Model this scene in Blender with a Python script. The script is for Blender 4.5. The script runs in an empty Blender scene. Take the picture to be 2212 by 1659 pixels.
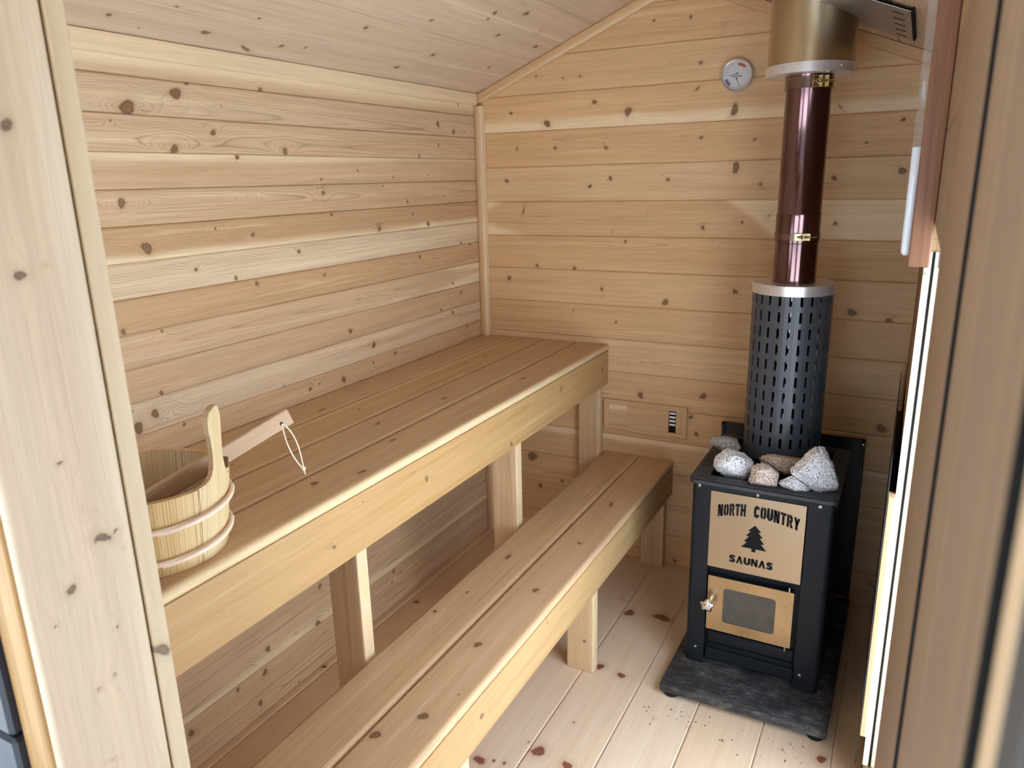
import bpy, bmesh, math, random
import numpy as np
from mathutils import Vector, Matrix, noise as mnoise

sc = bpy.context.scene
COL = sc.collection
PI = math.pi

# ------------------------------------------------------------------ objects
def tag(o, label=None, cat=None, group=None, kind=None):
    if label: o['label'] = label
    if cat: o['category'] = cat
    if group: o['group'] = group
    if kind: o['kind'] = kind
    return o

def empty(name, loc=(0, 0, 0)):
    o = bpy.data.objects.new(name, None)
    o.empty_display_size = 0.05
    o.location = loc
    COL.objects.link(o)
    return o

def link(name, me, mat, parent=None):
    o = bpy.data.objects.new(name, me)
    if mat is not None:
        me.materials.append(mat)
    COL.objects.link(o)
    if parent is not None:
        o.parent = parent
        loc = Vector((0, 0, 0)); p = parent
        while p is not None:
            loc += p.location; p = p.parent
        o.location = -loc
    return o

def from_bm(name, bm, mat, parent=None, smooth=None):
    me = bpy.data.meshes.new(name)
    bm.normal_update()
    bm.to_mesh(me); bm.free()
    if smooth is not None:
        for p in me.polygons: p.use_smooth = True
        me.set_sharp_from_angle(angle=math.radians(smooth))
    return link(name, me, mat, parent)

# ------------------------------------------------------------------ bmesh helpers
def box(bm, x0, x1, y0, y1, z0, z1, bev=0.0, seg=2):
    b = bmesh.new()
    vs = [b.verts.new((x, y, z)) for z in (z0, z1) for y in (y0, y1) for x in (x0, x1)]
    for f in ((0, 2, 3, 1), (4, 5, 7, 6), (0, 1, 5, 4), (2, 6, 7, 3), (0, 4, 6, 2), (1, 3, 7, 5)):
        b.faces.new([vs[i] for i in f])
    if bev > 0:
        bmesh.ops.bevel(b, geom=list(b.edges), offset=bev, segments=seg, affect='EDGES', profile=0.5)
    merge(bm, b)

def merge(bm, b, M=None):
    me = bpy.data.meshes.new('tmp')
    b.to_mesh(me); b.free()
    if M is not None: me.transform(M)
    bm.from_mesh(me)
    bpy.data.meshes.remove(me)

def revolve(bm, prof, n=48, axis='Z', center=(0, 0, 0), a0=0.0, a1=2 * PI, closed_prof=False):
    """prof: list of (r, h). Lathe round Z (or Y) through center."""
    b = bmesh.new()
    full = abs(a1 - a0 - 2 * PI) < 1e-6
    m = n if full else n + 1
    rings = []
    for i in range(m):
        a = a0 + (a1 - a0) * i / n
        ring = []
        for r, h in prof:
            ring.append(b.verts.new((r * math.cos(a), r * math.sin(a), h)))
        rings.append(ring)
    k = len(prof)
    for i in range(n):
        A = rings[i]; B = rings[(i + 1) % m]
        for j in range(k if closed_prof else k - 1):
            j2 = (j + 1) % k
            try: b.faces.new((A[j], B[j], B[j2], A[j2]))
            except ValueError: pass
    bmesh.ops.remove_doubles(b, verts=b.verts, dist=1e-6)
    M = Matrix.Translation(center)
    if axis == 'Y': M = M @ Matrix.Rotation(PI / 2, 4, 'X')
    if axis == 'X': M = M @ Matrix.Rotation(PI / 2, 4, 'Y')
    merge(bm, b, M)

def tube(bm, pts, r, n=10, closed=False):
    b = bmesh.new()
    pts = [Vector(p) for p in pts]; N = len(pts)
    rr = r if isinstance(r, (list, tuple)) else [r] * N
    up = Vector((0, 0, 1)); rings = []
    prev = None
    for i, p in enumerate(pts):
        if closed: t = pts[(i + 1) % N] - pts[i - 1]
        else: t = pts[min(i + 1, N - 1)] - pts[max(i - 1, 0)]
        t.normalize()
        if prev is None:
            a = up if abs(t.z) < 0.9 else Vector((1, 0, 0))
            x = t.cross(a).normalized()
        else:
            x = (prev - t * prev.dot(t)).normalized()
        prev = x
        y = t.cross(x)
        rings.append([b.verts.new(p + (x * math.cos(q) + y * math.sin(q)) * rr[i]) for q in [2 * PI * k / n for k in range(n)]])
    for i in range(N if closed else N - 1):
        A = rings[i]; B = rings[(i + 1) % N]
        for k in range(n):
            b.faces.new((A[k], A[(k + 1) % n], B[(k + 1) % n], B[k]))
    if not closed:
        b.faces.new(rings[0][::-1]); b.faces.new(rings[-1])
    merge(bm, b)

def prism(bm, poly, M, depth):
    """poly: 2D outline (x, y) -> solid of thickness depth along local +z, placed by M."""
    b = bmesh.new()
    A = [b.verts.new((x, y, 0)) for x, y in poly]
    B = [b.verts.new((x, y, depth)) for x, y in poly]
    n = len(poly)
    fs = [b.faces.new(A[::-1]), b.faces.new(B)]
    for i in range(n):
        b.faces.new((A[i], A[(i + 1) % n], B[(i + 1) % n], B[i]))
    if n > 4: bmesh.ops.triangulate(b, faces=fs)
    bmesh.ops.recalc_face_normals(b, faces=b.faces)
    merge(bm, b, M)

def curve_plate(loops, depth, M, res=1):
    """flat plate with real holes: first loop is the outline, the others are cut out of it"""
    cu = bpy.data.curves.new('tmpc', 'CURVE')
    cu.dimensions = '2D'; cu.fill_mode = 'BOTH'; cu.extrude = depth / 2
    for lp in loops:
        s = cu.splines.new('POLY'); s.points.add(len(lp) - 1)
        for i, (x, y) in enumerate(lp): s.points[i].co = (x, y, 0, 1)
        s.use_cyclic_u = True
    o = bpy.data.objects.new('tmpc', cu); COL.objects.link(o)
    dg = bpy.context.evaluated_depsgraph_get(); dg.update()
    me = bpy.data.meshes.new_from_object(o.evaluated_get(dg))
    bpy.data.objects.remove(o); bpy.data.curves.remove(cu)
    me.materials.clear()
    me.transform(M)
    return me

def rrect(x0, x1, y0, y1, r, n=5):
    out = []
    for cx, cy, a in ((x1 - r, y1 - r, 0), (x0 + r, y1 - r, 90), (x0 + r, y0 + r, 180), (x1 - r, y0 + r, 270)):
        for i in range(n + 1):
            t = math.radians(a + 90 * i / n)
            out.append((cx + r * math.cos(t), cy + r * math.sin(t)))
    return out

# ------------------------------------------------------------------ wood: grain field stored on the mesh
def _sines(rng, k, f):
    return [(rng.uniform(.5, 1.5) * f, rng.uniform(.5, 1.5) * f * rng.choice([-1, 1]), rng.uniform(0, 2 * PI)) for _ in range(k)]

def _nz(S, x, y):
    s = 0
    for a, b, c in S: s = s + np.sin(a * x + b * y + c)
    return s / len(S)

def grain(u, v, n, L, W, seed, knots=(), spacing=None, extra=1.0, sap=None):
    """u along the board, v across, n into it -> ring coordinate, knot distance, sapwood amount"""
    rng = np.random.default_rng(seed)
    flat = rng.uniform() < .62
    vc = W * rng.uniform(.15, .85) if flat else W * rng.choice([-1, 2]) * rng.uniform(.6, 1.2)
    dn = rng.uniform(.006, .03)
    a = rng.choice([-1, 1]) * rng.uniform(.006, .02)
    s1 = _sines(rng, 4, 1.0); s2 = _sines(rng, 5, 1.0); s3 = _sines(rng, 5, 1.0)
    sp = spacing or rng.uniform(.0032, .0060)
    kn = list(knots)
    for _ in range(rng.poisson(extra * L * W * 5)):
        kn.append((rng.uniform(0, L), rng.uniform(.08, .92) * W, rng.uniform(.0022, .0055), 1.0, 0.0))
    v2 = v.astype(float).copy(); bump = np.zeros_like(v2); kd = np.full_like(v2, 9.0)
    for k in kn:
        uk, vk, R = k[0], k[1], k[2] * .9
        el = k[3] if len(k) > 3 else 1.0; an = math.radians(k[4]) if len(k) > 4 else 0.0
        du = u - uk; dv = v - vk
        if el < 2.2:
            w = np.exp(-(du / (3.2 * R + .004)) ** 2)
            v2 = v2 - dv * .8 * w * np.exp(-np.abs(dv) / (2.2 * R + .003))
            sg = rng.choice([-1, 1])
            off = rng.uniform(-1.5, 1.5) * R
            bump = bump + sg * rng.uniform(1.2, 2.6) * (R + .003) * np.exp(-((du - off) / (4.2 * R + .008)) ** 2 - (dv / (1.9 * R + .004)) ** 2)
        c, s = math.cos(an), math.sin(an)
        x = du * c + dv * s; y = -du * s + dv * c
        Re = max(R, .0022)
        th = np.arctan2(y, x); ph = rng.uniform(0, 6.28)
        q = np.sqrt((x / (Re * el)) ** 2 + (y / Re) ** 2) * (1 + .13 * np.sin(2 * th + ph) + .09 * np.sin(3 * th + 2 * ph) + .05 * np.sin(7 * th + ph))
        if el > 2.2 and abs(an) > .6: q = q + rng.uniform(.55, .85)
        elif rng.uniform() < (.18 if k in knots else .45): q = q + rng.uniform(.88, 1.04)
        kd = np.minimum(kd, q)
    wob = .006 * _nz(s1, u * 2.2, v * 9) + .0022 * _nz(s2, u * 9, v * 26)
    r = np.sqrt((v2 - vc + .012 * _nz(s3, u * 1.3, v * 0)) ** 2 + (n - dn) ** 2) + a * u + wob + bump
    if sap is None:
        side = rng.choice([0, 1]); amt = rng.uniform(-.9, .33) * W
        dd = v if side == 0 else W - v
        sp_ = (amt + .010 * _nz(s3, u * 2.6, v * 4) + .3 * bump - dd) / .004
    else:
        sp_ = sap(u, v) / .005 + .8 * _nz(s3, u * 5, v * 20)
    return r / sp, kd, 1 / (1 + np.exp(-np.clip(sp_, -20, 20)))

def set_attr(me, name, arr):
    at = me.attributes.new(name, 'FLOAT_VECTOR', 'POINT')
    at.data.foreach_set('vector', np.ascontiguousarray(arr, dtype=np.float32).ravel())

def mesh_np(name, co, quads, ngons=()):
    me = bpy.data.meshes.new(name)
    co = np.asarray(co, np.float32)
    me.vertices.add(len(co)); me.vertices.foreach_set('co', co.ravel())
    nq = len(quads)
    loops = [np.asarray(quads, np.int32).ravel()] + [np.asarray(g, np.int32) for g in ngons]
    lt = np.concatenate(loops) if loops else np.zeros(0, np.int32)
    me.loops.add(len(lt)); me.loops.foreach_set('vertex_index', lt)
    starts = list(range(0, nq * 4, 4)); p = nq * 4
    tot = [4] * nq
    for g in ngons:
        starts.append(p); tot.append(len(g)); p += len(g)
    me.polygons.add(len(starts)); me.polygons.foreach_set('loop_start', np.asarray(starts, np.int32))
    me.polygons.foreach_set('loop_total', np.asarray(tot, np.int32))
    me.update(calc_edges=True)
    return me

class Acc:
    """collects wood pieces, then links them as one mesh object"""
    def __init__(s): s.co = []; s.q = []; s.ng = []; s.A = []; s.B = []; s.n = 0
    def add(s, co, q, ng, A, B):
        s.co.append(co); s.q.append(np.asarray(q, np.int64).reshape(-1, 4) + s.n)
        s.ng += [[i + s.n for i in g] for g in ng]
        s.A.append(A); s.B.append(B); s.n += len(co)
    def build(s, name, mat, parent=None, smooth=None):
        me = mesh_np(name, np.concatenate(s.co), np.concatenate(s.q), s.ng)
        set_attr(me, 'wood', np.concatenate(s.A)); set_attr(me, 'wuv', np.concatenate(s.B))
        if smooth is not None:
            me.polygons.foreach_set('use_smooth', [True] * len(me.polygons))
            me.set_sharp_from_angle(angle=math.radians(smooth))
        return link(name, me, mat, parent)

def plank(acc, O, eu, ev, en, L, W, T, seed, tint=0.0, knots=(), rad=.003, du=.02, dv=.006, spacing=None, extra=1.0, sap=None, edge_fn=None):
    """solid board. O is the corner of its show face; eu along, ev across, en out of the show face"""
    O, eu, ev, en = [np.asarray(a, float) for a in (O, eu, ev, en)]
    sec = []
    def arc(cv, cn, a0):
        for i in range(5):
            t = math.radians(a0 - 90 * i / 4)
            sec.append((cv + rad * math.cos(t), cn + rad * math.sin(t)))
    def seg(a, b, st):
        k = max(1, int(math.hypot(b[0] - a[0], b[1] - a[1]) / st))
        for i in range(1, k): sec.append((a[0] + (b[0] - a[0]) * i / k, a[1] + (b[1] - a[1]) * i / k))
    arc(rad, -rad, 180); seg((rad, 0), (W - rad, 0), dv)
    arc(W - rad, -rad, 90); seg((W, -rad), (W, -T + rad), max(dv, .006))
    arc(W - rad, -T + rad, 0); seg((W - rad, -T), (rad, -T), .03)
    arc(rad, -T + rad, -90); seg((0, -T + rad), (0, -rad), max(dv, .006))
    sec = np.array(sec); m = len(sec)
    nu = max(2, int(L / du) + 1)
    us = np.linspace(0, L, nu)
    U = np.repeat(us, m); V = np.tile(sec[:, 0], nu); N = np.tile(sec[:, 1], nu)
    g, k, s = grain(U, V, N, L, W, seed, knots, spacing, extra, sap)
    co = O + U[:, None] * eu + V[:, None] * ev + N[:, None] * en
    idx = np.arange(nu * m).reshape(nu, m)
    a = idx[:-1]; b = idx[1:]
    flip = np.dot(np.cross(eu, ev), en) < 0
    q = np.stack([a, np.roll(a, -1, 1), np.roll(b, -1, 1), b], -1).reshape(-1, 4)
    # keep normals outward: section runs clockwise seen along +u when (eu,ev,en) is right handed
    if not flip: q = q[:, ::-1]
    # end caps on their own vertices
    capA = co[:m] - 0; capB = co[-m:] - 0
    n0 = nu * m
    co2 = np.concatenate([co, capA, capB])
    ca = list(range(n0, n0 + m)); cb = list(range(n0 + m, n0 + 2 * m))
    if flip: ng = [ca[::-1], cb]
    else: ng = [ca, cb[::-1]]
    A = np.stack([g, k, s], -1); rs = (seed * 7.31) % 50
    B = np.stack([U, V + N * .7 + rs, np.full_like(U, tint)], -1)
    A = np.concatenate([A, A[:m], A[-m:]]); B = np.concatenate([B, B[:m], B[-m:]])
    acc.add(co2, q, ng, A, B)

def panel(acc, O, eu, ev, en, boards, seed, tints, knots=(), du=.005, dv=.004, groove=.0055, cham=.0022, span=None, extra=1.0, saps=None, spacing=None, seam=None):
    """tongue-and-groove boarding: each board a fine grid with a chamfered groove along its edges.
    boards: (v0, v1); span(v) -> (u0, u1)"""
    O, eu, ev, en = [np.asarray(a, float) for a in (O, eu, ev, en)]
    flip = np.dot(np.cross(eu, ev), en) < 0
    for bi, (v0, v1) in enumerate(boards):
        W = v1 - v0
        k = max(2, int(W / dv))
        vs = np.concatenate([[0], np.linspace(cham, W - cham, k), [W]])
        ns = np.zeros(len(vs)); ns[0] = ns[-1] = -groove
        sp = [span(v0 + v) for v in vs]
        u0 = np.array([a for a, b in sp]); u1 = np.array([b for a, b in sp])
        nu = max(2, int((u1 - u0).max() / du) + 1)
        t = np.linspace(0, 1, nu)
        U = (u0[None] + t[:, None] * (u1 - u0)[None])
        m = len(vs)
        V = np.broadcast_to(vs, (nu, m)); N = np.broadcast_to(ns, (nu, m))
        U, V, N = U.ravel(), V.ravel(), N.ravel()
        kn = [(q[0], q[1] - v0) + tuple(q[2:]) for q in knots if v0 <= q[1] < v1]
        sd = seed * 131 + bi * 17
        L = float(u1.max())
        sapf = saps.get(bi) if saps else None
        g, kd, s = grain(U, V, N, L, W, sd, kn, spacing, extra * (1.0 if len(kn) < 3 else .35), sapf)
        if seam is not None: kd = np.where(N < -1e-5, seam, kd)      # groove bottoms take the dark knot colour
        co = O + U[:, None] * eu + (v0 + V)[:, None] * ev + N[:, None] * en
        idx = np.arange(nu * m).reshape(nu, m)
        q = np.stack([idx[:-1, :-1], idx[1:, :-1], idx[1:, 1:], idx[:-1, 1:]], -1).reshape(-1, 4)
        if flip: q = q[:, ::-1]
        rng = np.random.default_rng(sd + 5)
        ti = tints[bi] if bi < len(tints) and tints[bi] is not None else rng.uniform(-.5, .5)
        acc.add(co, q, [], np.stack([g, kd, s], -1), np.stack([U, V + (sd * 3.77) % 60, np.full_like(U, ti)], -1))

def slab(acc, P8, tint=0.0, seed=1):
    """plain closed hexahedron (P8: 4 bottom then 4 top points), used as the body behind the boards"""
    co = np.asarray(P8, float)
    q = [(0, 3, 2, 1), (4, 5, 6, 7), (0, 1, 5, 4), (1, 2, 6, 5), (2, 3, 7, 6), (3, 0, 4, 7)]
    A = np.zeros((8, 3)); A[:, 1] = 9; A[:, 0] = co[:, 2] * 60
    B = np.stack([co[:, 0] + co[:, 1], co[:, 2] + seed, np.full(8, tint)], -1)
    acc.add(co, q, [], A, B)

def slab_box(acc, x0, x1, y0, y1, z0, z1, tint=0.0, seed=1):
    slab(acc, [(x0, y0, z0), (x1, y0, z0), (x1, y1, z0), (x0, y1, z0), (x0, y0, z1), (x1, y0, z1), (x1, y1, z1), (x0, y1, z1)], tint, seed)

# ------------------------------------------------------------------ materials
def srgb(h):
    h = h.lstrip('#')
    c = [int(h[i:i + 2], 16) / 255 for i in (0, 2, 4)]
    return tuple(((x + .055) / 1.055) ** 2.4 if x > .04045 else x / 12.92 for x in c) + (1.0,)

class NT:
    def __init__(s, name):
        s.m = bpy.data.materials.new(name); s.m.use_nodes = True
        s.t = s.m.node_tree; s.t.nodes.clear()
        s.out = s.t.nodes.new('ShaderNodeOutputMaterial')
        s.b = s.t.nodes.new('ShaderNodeBsdfPrincipled')
        s.t.links.new(s.b.outputs[0], s.out.inputs['Surface'])
    def n(s, t, **k):
        o = s.t.nodes.new('ShaderNode' + t)
        for a, b in k.items(): setattr(o, a, b)
        return o
    def l(s, a, b): s.t.links.new(a, b)
    def val(s, sock, v):
        if hasattr(v, 'is_linked') or isinstance(v, bpy.types.NodeSocket): s.l(v, sock)
        else: sock.default_value = v
    def math(s, op, a, b=0.0, c=None, clamp=False):
        o = s.n('Math', operation=op, use_clamp=clamp)
        s.val(o.inputs[0], a); s.val(o.inputs[1], b)
        if c is not None: s.val(o.inputs[2], c)
        return o.outputs[0]
    def mix(s, f, a, b, blend='MIX'):
        o = s.n('Mix', data_type='RGBA', blend_type=blend)
        s.val(o.inputs[0], f); s.val(o.inputs[6], a); s.val(o.inputs[7], b)
        return o.outputs[2]
    def ramp(s, f, stops, interp='LINEAR'):
        o = s.n('ValToRGB'); o.color_ramp.interpolation = interp
        e = o.color_ramp.elements
        while len(e) > 1: e.remove(e[-1])
        e[0].position = stops[0][0]; e[0].color = stops[0][1]
        for p, c in stops[1:]:
            x = e.new(p); x.color = c
        s.l(f, o.inputs[0]); return o.outputs[0]
    def noise(s, vec, scale, detail=3, rough=.55):
        o = s.n('TexNoise'); o.inputs['Scale'].default_value = scale
        o.inputs['Detail'].default_value = detail; o.inputs['Roughness'].default_value = rough
        if vec is not None: s.l(vec, o.inputs['Vector'])
        return o.outputs['Fac']
    def mapping(s, vec, scale, loc=(0, 0, 0)):
        o = s.n('Mapping'); o.inputs['Scale'].default_value = scale; o.inputs['Location'].default_value = loc
        s.l(vec, o.inputs['Vector']); return o.outputs[0]

def g1(v): return (v, v, v, 1)

def wood_mat(name, light, dark, late, sapc, line=.5, streak=.20, rough=.55, knot='#523926', halo='#a8845f', spec=.3, bumpv=.12, blot=.15, bandv=1.0):
    t = NT(name)
    knot, halo = srgb(knot), srgb(halo)
    A = t.n('Attribute', attribute_name='wood'); B = t.n('Attribute', attribute_name='wuv')
    sa = t.n('SeparateXYZ'); t.l(A.outputs['Vector'], sa.inputs[0])
    sb = t.n('SeparateXYZ'); t.l(B.outputs['Vector'], sb.inputs[0])
    uv = B.outputs['Vector']
    fine = t.noise(t.mapping(uv, (9, 420, 1)), 1.0, 3)
    mid = t.noise(t.mapping(uv, (2.2, 70, 1), (7, 3, 0)), 1.0, 3)
    big = t.noise(t.mapping(uv, (2.5, 9, 1), (3, 11, 0)), 1.0, 2)
    gr = t.math('ADD', sa.outputs[0], t.math('MULTIPLY', t.math('SUBTRACT', mid, .5), .5))
    fr = t.math('FRACT', gr)
    ln = t.ramp(fr, [(0.0, g1(0.35)), (.10, g1(0.0)), (.5, g1(.04)), (.80, g1(.32)), (.93, g1(1.0)), (1.0, g1(.5))])
    # each ring keeps its own strength
    rid = t.math('FLOOR', gr)
    wn = t.n('TexWhiteNoise', noise_dimensions='1D'); t.l(rid, wn.inputs['W'])
    strg = t.math('MULTIPLY_ADD', wn.outputs['Value'], .75, .25)
    ln = t.math('MULTIPLY', ln, strg)
    tint = t.math('MULTIPLY_ADD', sb.outputs[2], .5, .5, clamp=True)
    base = t.mix(tint, light, dark)
    # boards differ a little in hue: some greyer, some redder
    wb = t.n('TexWhiteNoise', noise_dimensions='1D'); t.l(t.math('FLOOR', t.math('MULTIPLY', sb.outputs[2], 37.0)), wb.inputs['W'])
    hs = t.n('HueSaturation'); t.l(base, hs.inputs['Color'])
    t.l(t.math('MULTIPLY_ADD', wb.outputs['Value'], .16, .92), hs.inputs['Saturation']); t.l(t.math('MULTIPLY_ADD', wb.outputs['Value'], -.006, .503), hs.inputs['Hue'])
    base = hs.outputs[0]
    base = t.mix(t.math('MULTIPLY', t.math('SUBTRACT', big, .5), blot * 6, clamp=True), base, dark)
    band = t.noise(t.mapping(uv, (1.1, 34, 1), (5, 2, 0)), 1.0, 3, .6)
    base = t.mix(t.math('MULTIPLY', t.math('SUBTRACT', band, .52), 3.4 * bandv, clamp=True), base, dark)
    base = t.mix(t.math('MULTIPLY', t.math('SUBTRACT', .42, band), 3.0 * bandv, clamp=True), base, sapc)
    base = t.mix(t.math('MULTIPLY', sa.outputs[2], .85), base, sapc)
    lf = t.math('MULTIPLY', t.math('MULTIPLY', ln, line), t.math('MULTIPLY_ADD', sa.outputs[2], -.6, 1.0))
    c = t.mix(lf, base, late)
    sk = t.math('MULTIPLY_ADD', t.math('SUBTRACT', fine, .5), streak * 2.2, 1.0)
    sk2 = t.math('MULTIPLY_ADD', t.math('SUBTRACT', mid, .5), streak * 1.6, 1.0)
    sk = t.math('MULTIPLY', sk, sk2)
    cc = t.n('CombineXYZ'); 
    for i in range(3): t.l(sk, cc.inputs[i])
    c = t.mix(1.0, c, cc.outputs[0], 'MULTIPLY')
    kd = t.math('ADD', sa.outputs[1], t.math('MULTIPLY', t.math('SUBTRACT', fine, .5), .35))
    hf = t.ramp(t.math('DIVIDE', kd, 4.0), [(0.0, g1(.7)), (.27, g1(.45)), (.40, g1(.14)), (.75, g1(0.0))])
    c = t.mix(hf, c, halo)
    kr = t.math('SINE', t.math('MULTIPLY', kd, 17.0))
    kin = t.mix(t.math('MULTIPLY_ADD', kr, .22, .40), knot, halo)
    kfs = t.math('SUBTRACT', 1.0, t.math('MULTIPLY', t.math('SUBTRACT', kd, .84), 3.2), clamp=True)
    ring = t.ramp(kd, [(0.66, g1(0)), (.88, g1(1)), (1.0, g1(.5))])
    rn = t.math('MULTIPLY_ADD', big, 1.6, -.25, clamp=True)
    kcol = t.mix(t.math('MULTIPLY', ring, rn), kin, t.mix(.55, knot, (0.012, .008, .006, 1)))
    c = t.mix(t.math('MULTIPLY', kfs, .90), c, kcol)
    t.l(c, t.b.inputs['Base Color'])
    t.b.inputs['Specular IOR Level'].default_value = spec
    rv = t.math('MULTIPLY_ADD', fine, .14, rough - .07)
    t.l(rv, t.b.inputs['Roughness'])
    bp = t.n('Bump'); bp.inputs['Strength'].default_value = bumpv; bp.inputs['Distance'].default_value = .0012
    h = t.math('SUBTRACT', t.math('MULTIPLY', fine, .6), t.math('MULTIPLY', ln, .6))
    t.l(h, bp.inputs['Height']); t.l(bp.outputs[0], t.b.inputs['Normal'])
    return t.m

def plain(name, col, rough=.5, metal=0.0, spec=.5, var=.06, scale=30, stretch=(1, 1, 1), rvar=.1, bump=0.0):
    t = NT(name)
    tc = t.n('TexCoord')
    f = t.noise(t.mapping(tc.outputs['Object'], stretch), scale, 4)
    k = t.math('MULTIPLY_ADD', t.math('SUBTRACT', f, .5), var * 2.5, 1.0)
    cc = t.n('CombineXYZ')
    for i in range(3): t.l(k, cc.inputs[i])
    t.l(t.mix(1.0, col, cc.outputs[0], 'MULTIPLY'), t.b.inputs['Base Color'])
    t.l(t.math('MULTIPLY_ADD', t.math('SUBTRACT', f, .5), rvar * 2, rough), t.b.inputs['Roughness'])
    t.b.inputs['Metallic'].default_value = metal
    t.b.inputs['Specular IOR Level'].default_value = spec
    if bump:
        bp = t.n('Bump'); bp.inputs['Strength'].default_value = bump; bp.inputs['Distance'].default_value = .001
        t.l(f, bp.inputs['Height']); t.l(bp.outputs[0], t.b.inputs['Normal'])
    return t.m

def pane_mat(name, tint=(1, 1, 1, 1), smoke=0.0):
    t = NT(name)
    tr = t.n('BsdfTransparent'); tr.inputs[0].default_value = tint
    gl = t.n('BsdfGlossy'); gl.inputs['Roughness'].default_value = .02
    lw = t.n('Fresnel'); lw.inputs['IOR'].default_value = 1.45
    mx = t.n('MixShader'); ge = t.n('NewGeometry'); t.l(t.math('MULTIPLY', lw.outputs[0], t.math('SUBTRACT', 1.0, ge.outputs['Backfacing'])), mx.inputs[0]); t.l(tr.outputs[0], mx.inputs[1]); t.l(gl.outputs[0], mx.inputs[2])
    t.t.nodes.remove(t.b)
    if smoke:
        df = t.n('BsdfDiffuse'); df.inputs[0].default_value = (.8, .8, .8, 1)
        m2 = t.n('MixShader'); m2.inputs[0].default_value = smoke; t.l(mx.outputs[0], m2.inputs[1]); t.l(df.outputs[0], m2.inputs[2]); mx = m2
    t.l(mx.outputs[0], t.out.inputs['Surface'])
    return t.m
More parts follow.
